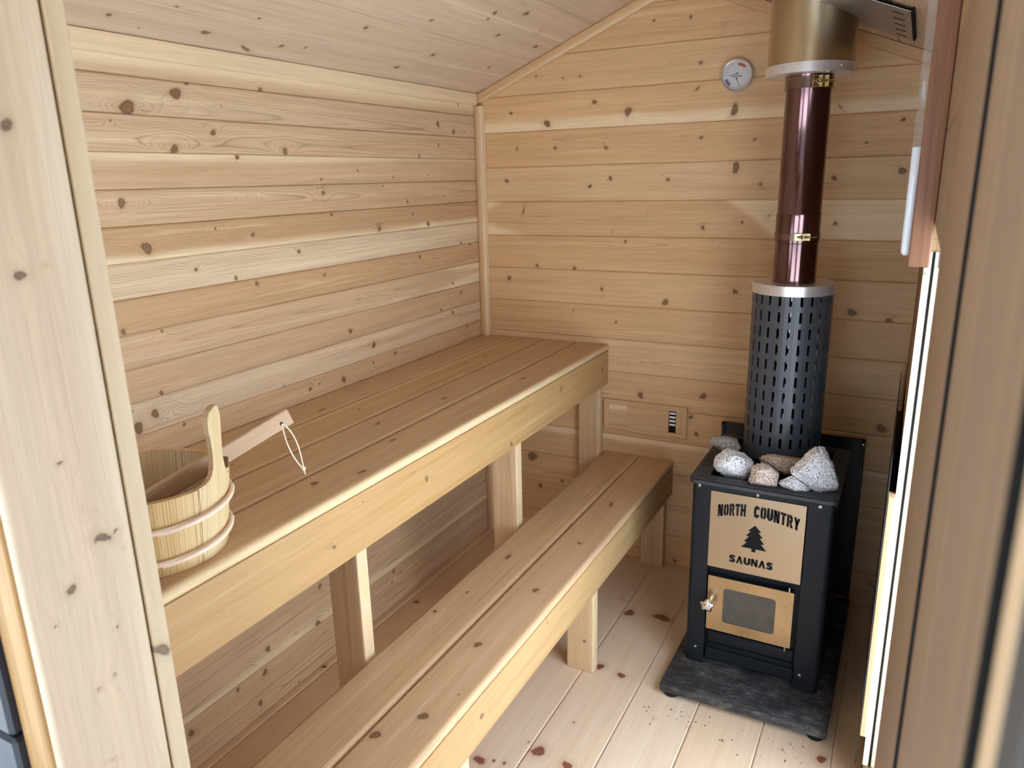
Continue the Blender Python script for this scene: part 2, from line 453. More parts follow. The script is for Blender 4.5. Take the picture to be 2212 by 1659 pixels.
KN=dict(
 left=[(1.434,1.7734,0.0151),(1.569,1.7332,0.0181),(1.555,1.7047,0.0042),(1.548,1.779,0.003),(1.336,1.6881,0.0084),(1.458,1.6456,0.0112),(1.09,1.6473,0.0098),(1.267,1.6292,0.0066),(0.95,1.5687,0.0051),(1.62,1.5249,0.0107),(1.246,1.5271,0.008),(0.947,1.5293,0.0073),(1.16,1.8052,0.0069),(1.399,1.8005,0.0064),(0.946,1.8509,0.0051),(1.366,1.4504,0.0039),(1.412,1.4713,0.0038),(1.532,1.7296,0.0024),(1.299,1.7548,0.0026),(1.573,1.4191,0.0121,1.5,25),(1.243,1.426,0.0067),(1.443,1.3539,0.0057),(1.319,1.3167,0.0065),(1.248,1.292,0.0074),(1.074,1.3645,0.007),(1.667,1.2348,0.0071),(1.566,1.2179,0.0043),(0.776,1.5935,0.0046),(0.589,1.5717,0.0041),(0.374,1.5752,0.0035),(0.65,1.5437,0.004),(0.515,1.4886,0.0067),(0.276,1.4989,0.0036),(0.918,1.4631,0.0059),(0.487,1.4423,0.0059),(0.392,1.4038,0.0104),(0.685,1.4039,0.0079),(0.302,1.4233,0.0035),(0.166,1.3154,0.0055),(0.458,1.2882,0.0077),(0.973,1.2833,0.0058),(0.757,1.1821,0.0047),(0.241,1.1627,0.0055),(0.181,1.1163,0.0074),(0.874,1.0878,0.0091),(0.333,1.0695,0.0062),(0.25,1.0459,0.0082),(0.759,1.0167,0.0095),(0.143,0.9679,0.0047),(0.441,0.943,0.0052),(0.412,1.3188,0.0043),(0.098,1.3033,0.0056),(0.295,1.7592,0.0107),(0.187,1.7364,0.0092),(0.149,1.8386,0.0056),(0.298,1.6855,0.0062),(0.071,1.649,0.0104),(0.427,1.6424,0.0068),(0.643,0.9631,0.0066),(0.768,0.9555,0.0048),(0.926,0.9353,0.0106),(1.082,0.9436,0.0072),(1.19,0.9771,0.0056),(1.366,0.9603,0.0067),(1.619,1.0208,0.0111),(1.669,0.9992,0.0146),(1.542,0.9699,0.0051),(1.593,1.0669,0.0062),(1.127,0.2818,0.0095),(1.368,0.1965,0.0091),(1.39,0.1294,0.01),(1.494,0.1395,0.0068),(1.421,0.0416,0.0094),(1.488,0.0999,0.0061),(1.661,0.1163,0.0102),(1.152,0.1561,0.0129),(0.74,0.1387,0.008),(0.754,0.1015,0.0053),(0.283,0.136,0.0059),(0.081,0.0845,0.0052),(0.071,0.1821,0.0041)],
 back=[(0.502,1.8258,0.009),(0.634,1.7842,0.0124,1.5,80),(0.151,1.8054,0.0066),(0.308,1.7594,0.0111,1.4,-60),(0.175,1.6729,0.0056),(0.341,1.6692,0.0064),(0.55,1.6618,0.008),(0.154,1.6104,0.0038),(0.125,1.5493,0.0085),(0.486,1.5229,0.0072),(0.569,1.5513,0.008),(0.791,1.542,0.0061),(0.263,1.9328,0.0056),(0.443,1.9192,0.0055),(0.333,1.974,0.0056),(0.375,1.9172,0.0055),(0.968,2.0324,0.0121,1.8,80),(0.852,2.0762,0.0061),(0.723,2.0778,0.0053),(0.893,1.9271,0.0069),(0.786,1.9345,0.0053),(0.884,1.8439,0.0086,2.4,40),(1.016,1.768,0.0119,1.6,80),(0.906,1.6826,0.0069),(1.089,1.6686,0.0051),(1.031,1.5784,0.0119,1.6,80),(1.117,1.5204,0.0068),(0.79,1.542,0.0069),(0.199,1.4325,0.0084,5,70),(0.718,1.4388,0.0044,4,75),(0.925,1.3716,0.0077),(1.063,1.3912,0.0051),(1.152,1.4146,0.0068,3,50),(0.58,1.3544,0.0053,4,80),(0.633,1.3178,0.0062),(0.946,1.3093,0.0069),(0.257,1.2134,0.0056,2,-70),(0.422,1.2067,0.0091),(0.127,1.1582,0.0095),(0.539,1.1002,0.0108),(0.539,1.1311,0.0072),(0.796,1.0936,0.0123),(1.052,1.1463,0.0094),(0.418,1.0382,0.0074,3.2,60),(0.6,1.0031,0.0054),(1.443,1.0945,0.0135),(1.557,1.0696,0.0127),(1.426,1.047,0.0102,1.6,50),(1.366,1.3895,0.0067),(1.349,1.7575,0.0084,3,-55),(1.548,1.5544,0.0116),(1.35,1.5357,0.0084),(1.535,1.7081,0.0067),(1.436,1.6441,0.005),(0.956,0.7405,0.0125),(1.573,0.6965,0.0157),(0.707,0.7161,0.0128),(0.653,0.844,0.0073),(0.912,0.6512,0.009),(0.936,0.5843,0.0091),(0.258,0.2462,0.0101),(0.364,0.2882,0.0079),(0.221,0.3788,0.018,1.5,0),(1.602,0.0973,0.0075,3,-50),(0.872,0.0235,0.0078)],
 ceil=[(1.382,0.0717,0.0088,1.3,0),(1.138,0.0758,0.0068,1.3,0),(1.229,0.0359,0.0054,4,25),(0.658,0.2401,0.0054,3,40),(0.409,0.3513,0.0082,1.4,15),(0.131,0.3526,0.0089,1.4,20),(0.199,0.183,0.0071),(0.414,0.1869,0.0084,1.3,10),(0.544,0.0999,0.0082),(0.296,0.1076,0.0061,3,50),(0.559,0.1796,0.008,1.5,20),(0.244,0.4319,0.0068,3,45),(0.634,0.08,0.008,1.6,10),(0.768,0.3279,0.0073),(0.559,0.4027,0.0062),(0.435,0.479,0.0096,1.6,20),(0.239,0.4303,0.006,2.5,45),(0.569,0.4362,0.0077,1.6,20),(0.518,0.5144,0.0062,3,40),(1.627,0.0698,0.0059,1.4,0),(1.51,0.1417,0.0059),(1.291,0.1658,0.0051),(1.06,0.0891,0.0056),(0.92,0.0822,0.0058),(0.955,0.2274,0.007,1.4,0),(1.541,0.044,0.0036)],
 floor=[(0.41,0.8188,0.0159,1.4,0),(0.388,0.936,0.0176,2,90),(0.764,0.9153,0.0127),(0.752,0.8371,0.0144),(0.909,1.0672,0.012),(0.899,1.1707,0.0089),(1.181,0.8202,0.017,1.3,0),(1.284,0.6882,0.0127,1.5,60),(1.268,0.7248,0.0056),(1.263,0.7551,0.0056),(1.194,0.9138,0.014),(1.162,0.779,0.0043),(0.336,0.769,0.0072,3,70),(0.861,1.5292,0.0133),(0.911,1.2713,0.0044),(0.872,1.429,0.0037),(1.158,0.012,0.0083),(0.694,0.0631,0.0109),(1.03,0.8638,0.0044)],
 ubench=[(1.154,0.1104,0.0055,3,15),(1.169,0.1617,0.0041),(1.109,0.2131,0.0041,2,0),(1.395,0.2118,0.0037,3,0),(1.421,0.3325,0.0047,4,10),(1.192,0.3444,0.0051,3,10),(0.957,0.2806,0.0056,4,-10),(0.644,0.0646,0.0049),(0.956,0.5928,0.0052,3,0),(0.272,0.4574,0.0085,2.5,10),(0.604,0.4982,0.006,2,0),(0.142,0.5086,0.0053),(0.382,0.2211,0.0051,2,0),(0.488,0.2055,0.005,2,0),(1.592,0.4794,0.0095),(1.491,0.4307,0.0044,2,0),(1.492,0.5329,0.0064,2,0),(1.286,0.4668,0.0047,3,0),(0.911,0.3806,0.0056,2.5,0)],
 ufascia=[(0.457,0.8457,0.0095),(1.034,0.8237,0.0077),(0.832,0.7671,0.0084),(0.643,0.8501,0.003),(0.062,0.8237,0.009),(1.291,0.8255,0.0082),(1.645,0.8015,0.0061),(1.419,0.75,0.0068),(1.542,0.8648,0.0026),(1.548,0.7705,0.0027),(1.925,0.8072,0.0055)],
 lbench=[(1.314,0.5885,0.0063),(1.196,0.6161,0.0052),(1.389,0.7643,0.0106),(1.659,0.7886,0.0116),(1.749,0.7314,0.0115),(1.104,0.7818,0.0104),(1.567,0.8197,0.0033),(1.563,0.7275,0.0028),(0.97,0.6242,0.007,2,0),(0.798,0.7828,0.0072),(0.492,0.7719,0.0064,3,10)],
 lfascia=[(1.522,0.3818,0.0079),(1.701,0.3884,0.0063),(0.25,0.4376,0.0052),(0.263,0.3059,0.0052),(0.144,0.3404,0.0054),(1.173,0.4171,0.0038)],
 jamb=[(1.324,0.0804,0.003),(1.272,0.0678,0.0047),(1.233,0.052,0.0048,2,60),(1.234,0.0372,0.0027),(1.232,0.0627,0.0021),(1.212,0.0327,0.0022),(1.194,0.0927,0.0053),(1.166,0.1146,0.0019),(1.129,0.0551,0.002),(1.073,0.0858,0.0031),(1.078,0.0676,0.0029),(0.985,0.0858,0.003,3,70),(0.916,0.0292,0.0064),(1.505,0.083,0.0054),(1.512,0.0593,0.002),(1.633,0.0694,0.0059),(1.073,0.0109,0.007,1.6,50)],
)
SKY0 = 1.1
SUN = 52.0
SKY1 = 9.8
EXPO = -0.27

# ================================================================== materials
W_WALL = wood_mat('cedar_wall_boards', srgb('#dec8a8'), srgb('#bd9a74'), srgb('#886344'), srgb('#ecdab6'), line=.62)
W_BACK = wood_mat('cedar_back_boards', srgb('#e7c79d'), srgb('#c8a278'), srgb('#8f6b49'), srgb('#eed8b4'), line=.52)
W_CEIL = wood_mat('cedar_ceiling_boards', srgb('#decbb4'), srgb('#c8b096'), srgb('#9a7c60'), srgb('#e6d4ba'), line=.30)
W_FLOOR = wood_mat('pine_floor_boards', srgb('#ecd6b8'), srgb('#dcc09e'), srgb('#bf9b78'), srgb('#f0dfc2'), line=.20, streak=.10, knot='#6b2f22', halo='#a86a4c', rough=.5)
W_BENCH = wood_mat('cedar_bench_boards', srgb('#dcc09a'), srgb('#bc9a74'), srgb('#926e4c'), srgb('#dcc69e'), line=.42, streak=.18, knot='#45301f', blot=.24)
W_RAIL = wood_mat('cedar_bench_rail', srgb('#bf9c6a'), srgb('#aa8350'), srgb('#855c30'), srgb('#ccb486'), line=.34, streak=.12)
W_TRIM = wood_mat('cedar_trim', srgb('#d8b78e'), srgb('#c29c72'), srgb('#96704c'), srgb('#e8d4b2'), line=.25)
W_JAMB = wood_mat('door_jamb_wood', srgb('#dfcdb2'), srgb('#cbb396'), srgb('#ae9272'), srgb('#e6d6ba'), line=.22, streak=.12, knot='#5a4638', halo='#a08468', blot=.14)
W_EDGE = wood_mat('smooth_pale_edge', srgb('#d6bf9c'), srgb('#c6ab86'), srgb('#aa8e6a'), srgb('#dcc8a6'), line=.15, streak=.06, knot='#5a4638', halo='#a08468')
W_JAMBR = wood_mat('shaded_jamb_wood', srgb('#94785f'), srgb('#80654f'), srgb('#68503d'), srgb('#a48a6c'), line=.22, streak=.14)  # darker copy of the jamb wood: shade on the right side put into colour
W_PALE = wood_mat('fresh_pine_stop', srgb('#f2e6c4'), srgb('#ecd9ae'), srgb('#d8bc8c'), srgb('#f6ecd0'), line=.25, streak=.08)
W_STAIN = wood_mat('orange_stained_wood', srgb('#a9834f'), srgb('#97703f'), srgb('#9a6a34'), srgb('#e0b070'), line=.2)
W_PINE = wood_mat('white_pine_staves', srgb('#dec69a'), srgb('#cfb582'), srgb('#8a642c'), srgb('#e4d0a6'), line=1.0, streak=.08, blot=.05)
W_LADLE = wood_mat('ladle_wood', srgb('#c3a88c'), srgb('#b09276'), srgb('#907052'), srgb('#cdb496'), line=.25, streak=.14)
W_RATTAN = plain('hoop_cane', srgb('#ead6c2'), rough=.45, var=.10, scale=60, stretch=(1, 1, 4))
W_TIMER = wood_mat('red_cedar_timer', srgb('#93694c'), srgb('#7c5239'), srgb('#5e3a24'), srgb('#a07852'), line=.4, streak=.25, rough=.4)
M_DARKEXT = plain('dark_painted_siding', srgb('#23252f'), rough=.5, var=.12)
M_BLACK = plain('black_stove_paint', (.0095, .0115, .0155, 1), rough=.5, spec=.22, var=.10, scale=40, rvar=.07)
M_GUARD = plain('blue_black_powder_coat', (.055, .066, .084, 1), rough=.33, spec=.5, var=.05, scale=50, rvar=.05)
M_TOP = plain('dusty_black_plate', (.034, .037, .043, 1), rough=.5, spec=.4, var=.5, scale=45, rvar=.1)
M_SHIELD = plain('black_shield_metal', (.012, .012, .013, 1), rough=.5, var=.1)
M_HEARTH = None
M_STEEL = plain('brushed_steel_plate', srgb('#b5a288'), rough=.34, metal=1.0, var=.05, scale=6, stretch=(1, 1, .04), rvar=.06)
M_DOORST = plain('heat_tinted_steel', srgb('#b39a78'), rough=.30, metal=1.0, var=.28, scale=9, stretch=(1, 1, .6), rvar=.08)
M_ALU = plain('bright_aluminium', srgb('#dfdfe3'), rough=.30, metal=.72, var=.04, scale=12, stretch=(1, 1, 3), rvar=.08)
M_SLEEVE = plain('dull_stainless', srgb('#b9a88a'), rough=.24, metal=1.0, var=.16, scale=5, stretch=(6, 6, .5), rvar=.08)
M_PIPE = plain('heat_blued_pipe', srgb('#735b5e'), rough=.13, metal=1.0, var=.14, scale=7, stretch=(2, 2, .7), rvar=.06)
M_BAND = plain('brown_steel_band', srgb('#7d6a62'), rough=.22, metal=1.0, var=.1, scale=20)
M_CLAMP = plain('gold_tinted_clamp', srgb('#cfc09a'), rough=.2, metal=1.0, var=.1, scale=40)
M_CHROME = plain('polished_chrome', srgb('#dadada'), rough=.08, metal=1.0, var=.03)
M_SCREW = plain('zinc_screw', srgb('#c4c0b4'), rough=.3, metal=1.0, var=.06)
M_INK = plain('black_cutout', (.004, .004, .004, 1), rough=.7, spec=.2, var=.02)
M_SOOTY = plain('sooted_glass', (.055, .05, .046, 1), rough=.16, spec=.6, var=.5, scale=26, rvar=.1)
M_FLASH = plain('galvanised_plate', srgb('#a9a6a4'), rough=.42, metal=.85, var=.06, scale=14)
M_WHITE = plain('dial_white', srgb('#cfcfd2'), rough=.35, var=.02)
M_RED = plain('dial_red', srgb('#b2543f'), rough=.5, var=.04)
M_GREY = plain('dial_grey', srgb('#6a6a6e'), rough=.5, var=.04)
M_SAND = plain('white_sand', srgb('#e6ebf2'), rough=.8, var=.08, scale=300)
M_CORD = plain('cotton_cord', srgb('#e6ddca'), rough=.8, var=.1, scale=200)
M_BROWNCOAT = plain('pale_gravel_ground', srgb('#cdd0d2'), rough=.9, var=.25, scale=3)
M_LOUVRE = plain('white_louvre', srgb('#f4f4f4'), rough=.4, var=.02)
M_PANE = pane_mat('window_pane')
M_BULB = pane_mat('timer_glass', (.95, .96, .97, 1), .10)
M_LENS = pane_mat('dial_glass')

def hearth_material():
    t = NT('charred_black_slab')
    tc = t.n('TexCoord'); v = tc.outputs['Object']
    a = t.noise(t.mapping(v, (1, 1, 1)), 9, 6, .7)
    b = t.noise(t.mapping(v, (9, 40, 20), (3, 1, 0)), 3.0, 5, .75)
    m = t.math('MULTIPLY', a, b)
    t.l(t.ramp(m, [(.14, (.012, .012, .013, 1)), (.22, (.032, .033, .035, 1)), (.30, (.085, .085, .083, 1)), (.40, (.20, .19, .17, 1))]), t.b.inputs['Base Color'])
    t.l(t.math('MULTIPLY_ADD', b, .3, .45), t.b.inputs['Roughness'])
    bp = t.n('Bump'); bp.inputs['Strength'].default_value = .5; bp.inputs['Distance'].default_value = .003
    t.l(m, bp.inputs['Height']); t.l(bp.outputs[0], t.b.inputs['Normal'])
    return t.m
M_HEARTH = hearth_material()

def granite(name, light, pink, dark):
    t = NT(name)
    tc = t.n('TexCoord'); v = tc.outputs['Object']
    vo = t.n('TexVoronoi'); vo.inputs['Scale'].default_value = 480; t.l(v, vo.inputs['Vector'])
    sep = t.n('SeparateColor'); t.l(vo.outputs['Color'], sep.inputs[0])
    base = t.ramp(sep.outputs[0], [(0.0, light), (.55, light), (.62, pink), (.80, pink), (.84, dark), (1.0, dark)])
    n2 = t.noise(v, 560, 3)
    sp = t.ramp(n2, [(.36, g1(1)), (.43, g1(0))])
    c = t.mix(t.math('MULTIPLY', sp, .75), base, dark)
    bl = t.noise(v, 14, 3)
    c = t.mix(t.math('MULTIPLY', t.math('SUBTRACT', bl, .55), 1.2, clamp=True), c, pink)
    t.l(c, t.b.inputs['Base Color']); t.b.inputs['Roughness'].default_value = .85
    bp = t.n('Bump'); bp.inputs['Strength'].default_value = .6; bp.inputs['Distance'].default_value = .002
    t.l(t.noise(v, 160, 4, .7), bp.inputs['Height']); t.l(bp.outputs[0], t.b.inputs['Normal'])
    return t.m
G_WHITE = granite('white_granite', srgb('#f6f6f8'), srgb('#dedee2'), srgb('#62636a'))
G_PINK = granite('pinkish_granite', srgb('#d8cdc4'), srgb('#c9a88e'), srgb('#5c524c'))
G_TAN = granite('tan_granite', srgb('#d3c3b6'), srgb('#bd8f68'), srgb('#5a463a'))
G_GREY = granite('grey_granite', srgb('#b0aca6'), srgb('#928d86'), srgb('#4a4845'))

# ================================================================== room shell
WX = 1.6285          # right wall face
FY = -2.28          # front wall, room side
HE = 1.8817         # eaves
SL = .4042
RX = WX / 2
def roof(x): return HE + SL * min(x, WX - x)
KD = KN

def kfor(name): return KD.get(name, [])

# ---- left wall
sea = [1.802 - .0825 * k for k in range(23)]
sea[-1] = 0.0
lb = [(sea[0], HE + .002)] + [(sea[k + 1], sea[k]) for k in range(len(sea) - 1) if sea[k] - sea[k + 1] > .02]
lt = [-.2, .05, .0, .1, .25, .95, -.45, .7, .15, .25, -.6, .1, -.75, 0, .3, .5, .2, -.3, .1, .3, .0, .4, .1, .2]
def sap_patch(u, v):
    a = .052 - .125 * u - v                      # pale wedge low at the corner end
    b = v - (.058 + .12 * np.clip(u - .02, 0, 1) ** 1.0 * .35) - np.clip(u - .20, 0, 1) * .25
    c = .010 - np.abs(u - .62) * .07 - v
    return np.maximum(np.maximum(a, b), c)
def sap_top(u, v): return .040 + 0 * u - np.abs(v - .06)
acc = Acc()
panel(acc, (0, 0, 0), (0, -1, 0), (0, 0, 1), (1, 0, 0), lb, 11, lt, kfor('left'), du=.0042, dv=.0036, span=lambda v: (0, 2.28), extra=.5,
      saps={8: sap_patch, 0: sap_top})
slab_box(acc, -.10, -.0062, FY, .10, -.02, HE + .02)
tag(acc.build('wall_left', W_WALL), 'left wall of pale knotty horizontal cedar boards behind the upper bench', 'wall', kind='structure')

# ---- back wall
bb = []
z = 0.0
while z < 2.21:
    bb.append((z, min(z + .1335, 2.2095))); z += .1335
def bspan(z):
    if z <= HE: return (0, WX)
    d = (z - HE) / SL
    return (min(d, RX - .001), max(WX - d, RX + .001))
def sap_tongue(u, v):
    W = .1335
    lo = .052 - .30 * u - v + .15 * u * u
    hi = v - (.085 + .55 * u - .6 * u * u)
    return np.maximum(lo, hi) + np.where(u > .32, -.1, 0)
bt = [.1, .3, .2, .3, .1, .2, -.1, .2, .0, .1, .2, -.1, .1, -.2, .0, .1, .2]
acc = Acc()
panel(acc, (0, 0, 0), (1, 0, 0), (0, 0, 1), (0, -1, 0), bb, 23, bt, kfor('back'), du=.0042, dv=.0040, span=bspan, extra=.55, saps={**{k: (lambda u, v: -.04 + 0 * u) for k in (0, 1, 2, 4, 5, 6, 7, 9, 11, 12, 14, 15)}, 10: sap_tongue}, spacing=.0042)
slab(acc, [(-.1, .0062, -.02), (WX + .1, .0062, -.02), (WX + .1, .1, -.02), (-.1, .1, -.02),
           (-.1, .0062, HE), (WX + .1, .0062, HE), (WX + .1, .1, HE), (-.1, .1, HE)])
slab(acc, [(-.1, .0062, HE - .04), (WX + .1, .0062, HE - .04), (WX + .1, .1, HE - .04), (-.1, .1, HE - .04),
           (RX - .01, .0062, roof(RX) + .04), (RX + .01, .0062, roof(RX) + .04), (RX + .01, .1, roof(RX) + .04), (RX - .01, .1, roof(RX) + .04)])
tag(acc.build('wall_back', W_BACK), 'back gable wall of horizontal cedar boards behind the stove', 'wall', kind='structure')

# ---- ceiling, two slopes
al = math.atan(SL); ca, sa_ = math.cos(al), math.sin(al)
LS = RX / ca
cb = [(-.012, .0035)] + [(.0035 + .135 * k, min(.0035 + .135 * (k + 1), LS)) for k in range(7) if .0035 + .135 * k < LS - .02]
acc = Acc()
panel(acc, (0, 0, HE), (0, -1, 0), (ca, 0, sa_), (sa_, 0, -ca), cb, 37, [.2, .3, .1, .0, .1, .2, .1, .0], kfor('ceil'), du=.006, dv=.0045, span=lambda v: (0, 2.28), extra=.6)
panel(acc, (WX, 0, HE), (0, -1, 0), (-ca, 0, sa_), (-sa_, 0, -ca), cb, 41, [], [], du=.012, dv=.008, span=lambda v: (0, 2.28), extra=.8)
for s in (0, 1):
    def P(x, y, z): return (x if s == 0 else WX - x, y, z)
    q = [P(-.15, .1, HE - .15 * SL + .0075), P(RX, .1, roof(RX) + .0075), P(RX, -2.5, roof(RX) + .0075), P(-.15, -2.5, HE - .15 * SL + .0075),
         P(-.15, .1, HE - .15 * SL + .1), P(RX, .1, roof(RX) + .1), P(RX, -2.5, roof(RX) + .1), P(-.15, -2.5, HE - .15 * SL + .1)]
    slab(acc, q if s == 1 else [q[3], q[2], q[1], q[0], q[7], q[6], q[5], q[4]])
tag(acc.build('ceiling', W_CEIL), 'sloping boarded cedar ceiling rising to a ridge', 'ceiling', kind='structure')

# ---- floor: boards run front to back
fb = [(-.02, .03)] + [(.03 + .1905 * k, min(.03 + .1905 * (k + 1), WX + .02)) for k in range(9) if .03 + .1905 * k < WX]
acc = Acc()
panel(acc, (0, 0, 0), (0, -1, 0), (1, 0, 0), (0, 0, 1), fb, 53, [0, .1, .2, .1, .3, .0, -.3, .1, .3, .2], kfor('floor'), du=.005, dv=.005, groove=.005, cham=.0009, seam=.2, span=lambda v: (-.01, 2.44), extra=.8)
slab_box(acc, -.1, WX + .1, -2.46, .1, -.09, -.0056)
tag(acc.build('floor', W_FLOOR), 'pale wide pine board floor with red brown knots', 'floor', kind='structure')

# ---- right wall with its tall window opening
WY0, WY1, WZ0, WZ1 = -.880, -1.880, .04, 1.477
acc = Acc()
def rb(y0, y1, z0, z1, x0=WX, sd=1):
    n = max(1, round((z1 - z0) / .1335))
    panel(acc, (x0, max(y0, y1), z0), (0, -1, 0), (0, 0, 1), (-1, 0, 0), [((z1 - z0) * i / n, (z1 - z0) * (i + 1) / n) for i in range(n)], 60 + sd, [], [], du=.02, dv=.012, span=lambda v: (0, abs(y1 - y0)))
    slab_box(acc, x0 + .0062, WX + .10, min(y0, y1), max(y0, y1), z0, z1)
rb(0, WY0, 0, HE, sd=1); rb(WY0, WY1, 0, WZ0, sd=2); rb(WY0, WY1, WZ1, HE, sd=3); rb(WY1, FY, 0, HE, x0=WX + .010, sd=4)
tag(acc.build('wall_right', W_JAMBR), 'right wall of horizontal cedar boards seen edge-on past the stove', 'wall', kind='structure')  # dark jamb wood puts the shade above the window into the wall colour

# ---- front wall either side of and above the doorway
acc = Acc()
slab_box(acc, -.1, .868, -2.408, FY, -.02, 1.05)
slab_box(acc, -.1, .868, -2.408, FY, 1.77, 2.3)
slab_box(acc, -.1, .17, -2.408, FY, 1.05, 1.77); slab_box(acc, .69, .868, -2.408, FY, 1.05, 1.77)
slab_box(acc, .868, WX + .1, -2.408, FY, 1.97, 2.3)
slab_box(acc, WX + .012, WX + .1, -2.408, FY, -.02, 1.97)
panel(acc, (0, FY + .0062, 0), (1, 0, 0), (0, 0, 1), (0, 1, 0), [(.13125 * k, .13125 * (k + 1)) for k in range(8)], 71, [], [], du=.02, dv=.012, span=lambda v: (0, .87))
tag(acc.build('wall_front', W_BACK), 'front wall of cedar boards around the open doorway', 'wall', kind='structure')
acc = Acc(); 
bm = bmesh.new()
for k in range(16):
    if 7 <= k <= 12:
        box(bm, -1.2, .15, -2.428, -2.4095, -.1 + .14 * k, .036 + .14 * k, .004, 1); box(bm, .71, .846, -2.428, -2.4095, -.1 + .14 * k, .036 + .14 * k, .004, 1); continue
    box(bm, -1.2, .846, -2.428, -2.4095, -.1 + .14 * k, .036 + .14 * k, .004, 1)
tag(from_bm('wall_outside', bm, M_DARKEXT), 'dark blue painted outside wall left of the doorway', 'wall', kind='structure')

# ---- trims
def trim(i, label, build, mat=W_TRIM):
    a = Acc(); build(a)
    tag(a.build('trim_%d' % i, mat, smooth=40), label, 'trim', kind='structure')
X_, Y_, Z_ = (1, 0, 0), (0, 1, 0), (0, 0, 1)
nY = (0, -1, 0)
trim(1, 'square corner strip between the left and back walls',
     lambda a: plank(a, (.001, -.033, .002), Z_, X_, nY, HE - .045, .033, .032, 301, .1, rad=.004, dv=.006))
trim(2, 'pale narrow strip along the top of the left wall',
     lambda a: plank(a, (.017, -.034, HE - .040), nY, Z_, X_, 2.24, .043, .016, 302, -.8, rad=.003, dv=.005, sap=lambda u, v: .05 + 0 * u))
trim(3, 'sloping strip under the left half of the gable ceiling',
     lambda a: plank(a, (.002, -.022, HE - .036), (ca, 0, sa_), (-sa_, 0, ca), nY, LS - .002, .033, .022, 303, -.2, rad=.003, dv=.006))
trim(4, 'sloping strip under the right half of the gable ceiling',
     lambda a: plank(a, (WX - .002, -.022, HE - .036), (-ca, 0, sa_), (sa_, 0, ca), nY, LS - .002, .033, .022, 304, .0, rad=.003, dv=.006))
# left door jamb
kj = [(k[0], k[1] - .020) + tuple(k[2:]) for k in kfor('jamb') if k[1] > .02]
trim(5, 'wide pale left door jamb board with scattered knots',
     lambda a: plank(a, (.90, -2.2985, -.02), Z_, nY, X_, 2.0, .1165, .03, 305, -.2, kj, rad=.006, du=.005, dv=.004, extra=.3, spacing=.011), W_JAMB)
kj2 = [(k[0], k[1]) + tuple(k[2:]) for k in kfor('jamb') if k[1] <= .02]
trim(6, 'narrow smooth edge strip on the room side of the left door jamb',
     lambda a: plank(a, (.90, -2.2765, -.02), Z_, nY, X_, 2.0, .0195, .03, 306, -.5, kj2, rad=.0015, du=.006, dv=.003, extra=0, spacing=.012), W_EDGE)
trim(7, 'orange stained outside casing at the left edge of the doorway',
     lambda a: plank(a, (.846, -2.4185, -.02), Z_, X_, nY, 2.0, .046, .03, 307, 0, rad=.004, dv=.006, extra=0), W_STAIN)
# right side of the doorway
trim(8, 'brown casing board between the window and the right door jamb',
     lambda a: plank(a, (WX, WY1, -.02), Z_, nY, (-1, 0, 0), 2.0, .407, .0095, 308, .2, [(1.45, .16, .011, 3, 90), (1.30, .22, .010, 3, 90), (1.517, .398, .012), (1.593, .399, .014)], rad=.002, du=.01, dv=.005, extra=.6, spacing=.014), W_JAMBR)
trim(9, 'rounded right door jamb edge beside the open door',
     lambda a: plank(a, (WX, -2.2925, -.02), Z_, nY, (-1, 0, 0), 2.0, .111, .03, 309, 0, rad=.010, du=.01, dv=.005, extra=.2, spacing=.014), W_JAMBR)
trim(10, 'door head board across the top of the doorway',
     lambda a: plank(a, (.90, -2.28, 1.95), X_, nY, (0, 0, -1), WX - .90, .15, .02, 310, 0, rad=.003, du=.02, dv=.01), W_JAMB)

bm = bmesh.new(); box(bm, WX - .0014, WX + .006, -2.2922, -2.2868, 0, 1.95); tag(from_bm('trim_11', bm, M_INK), 'thin black strip painting the shade of the gap between the casing board and the right jamb', 'trim', kind='structure')  # black strip in place of the shaded gap
# ---- open door leaf on the right, swung outwards
t = empty('door_1', (WX, -2.405, 0)); tag(t, 'open wooden door swung outwards at the right edge', 'door', kind='structure')
a = Acc(); plank(a, (WX, -2.4065, 0), Z_, nY, (-1, 0, 0), 1.95, .1515, .042, 311, .3, rad=.004, du=.02, dv=.006, extra=0, spacing=.016); a.build('door_stile', W_JAMBR, t, smooth=40)
a = Acc(); plank(a, (WX + .0012, -2.5632, 0), Z_, nY, (-1, 0, 0), 1.95, .0225, .030, 312, -.6, rad=.003, du=.03, dv=.004, extra=0); a.build('glazing_bead', W_TRIM, t, smooth=40)
bm = bmesh.new(); box(bm, WX + .006, WX + .020, -3.10, -2.568, .02, 1.93); from_bm('dark_panel', bm, M_DARKEXT, t)
bm = bmesh.new(); box(bm, WX - .0008, WX + .006, -2.5630, -2.5582, .02, 1.93); from_bm('groove_shade', bm, M_INK, t)  # black strip painted in for the shade inside this groove
bm = bmesh.new(); box(bm, WX + .001, WX + .006, -2.609, -2.586, .02, 1.93, .001, 1); from_bm('gasket', bm, plain('grey_gasket', srgb('#4a4744'), rough=.6), t)

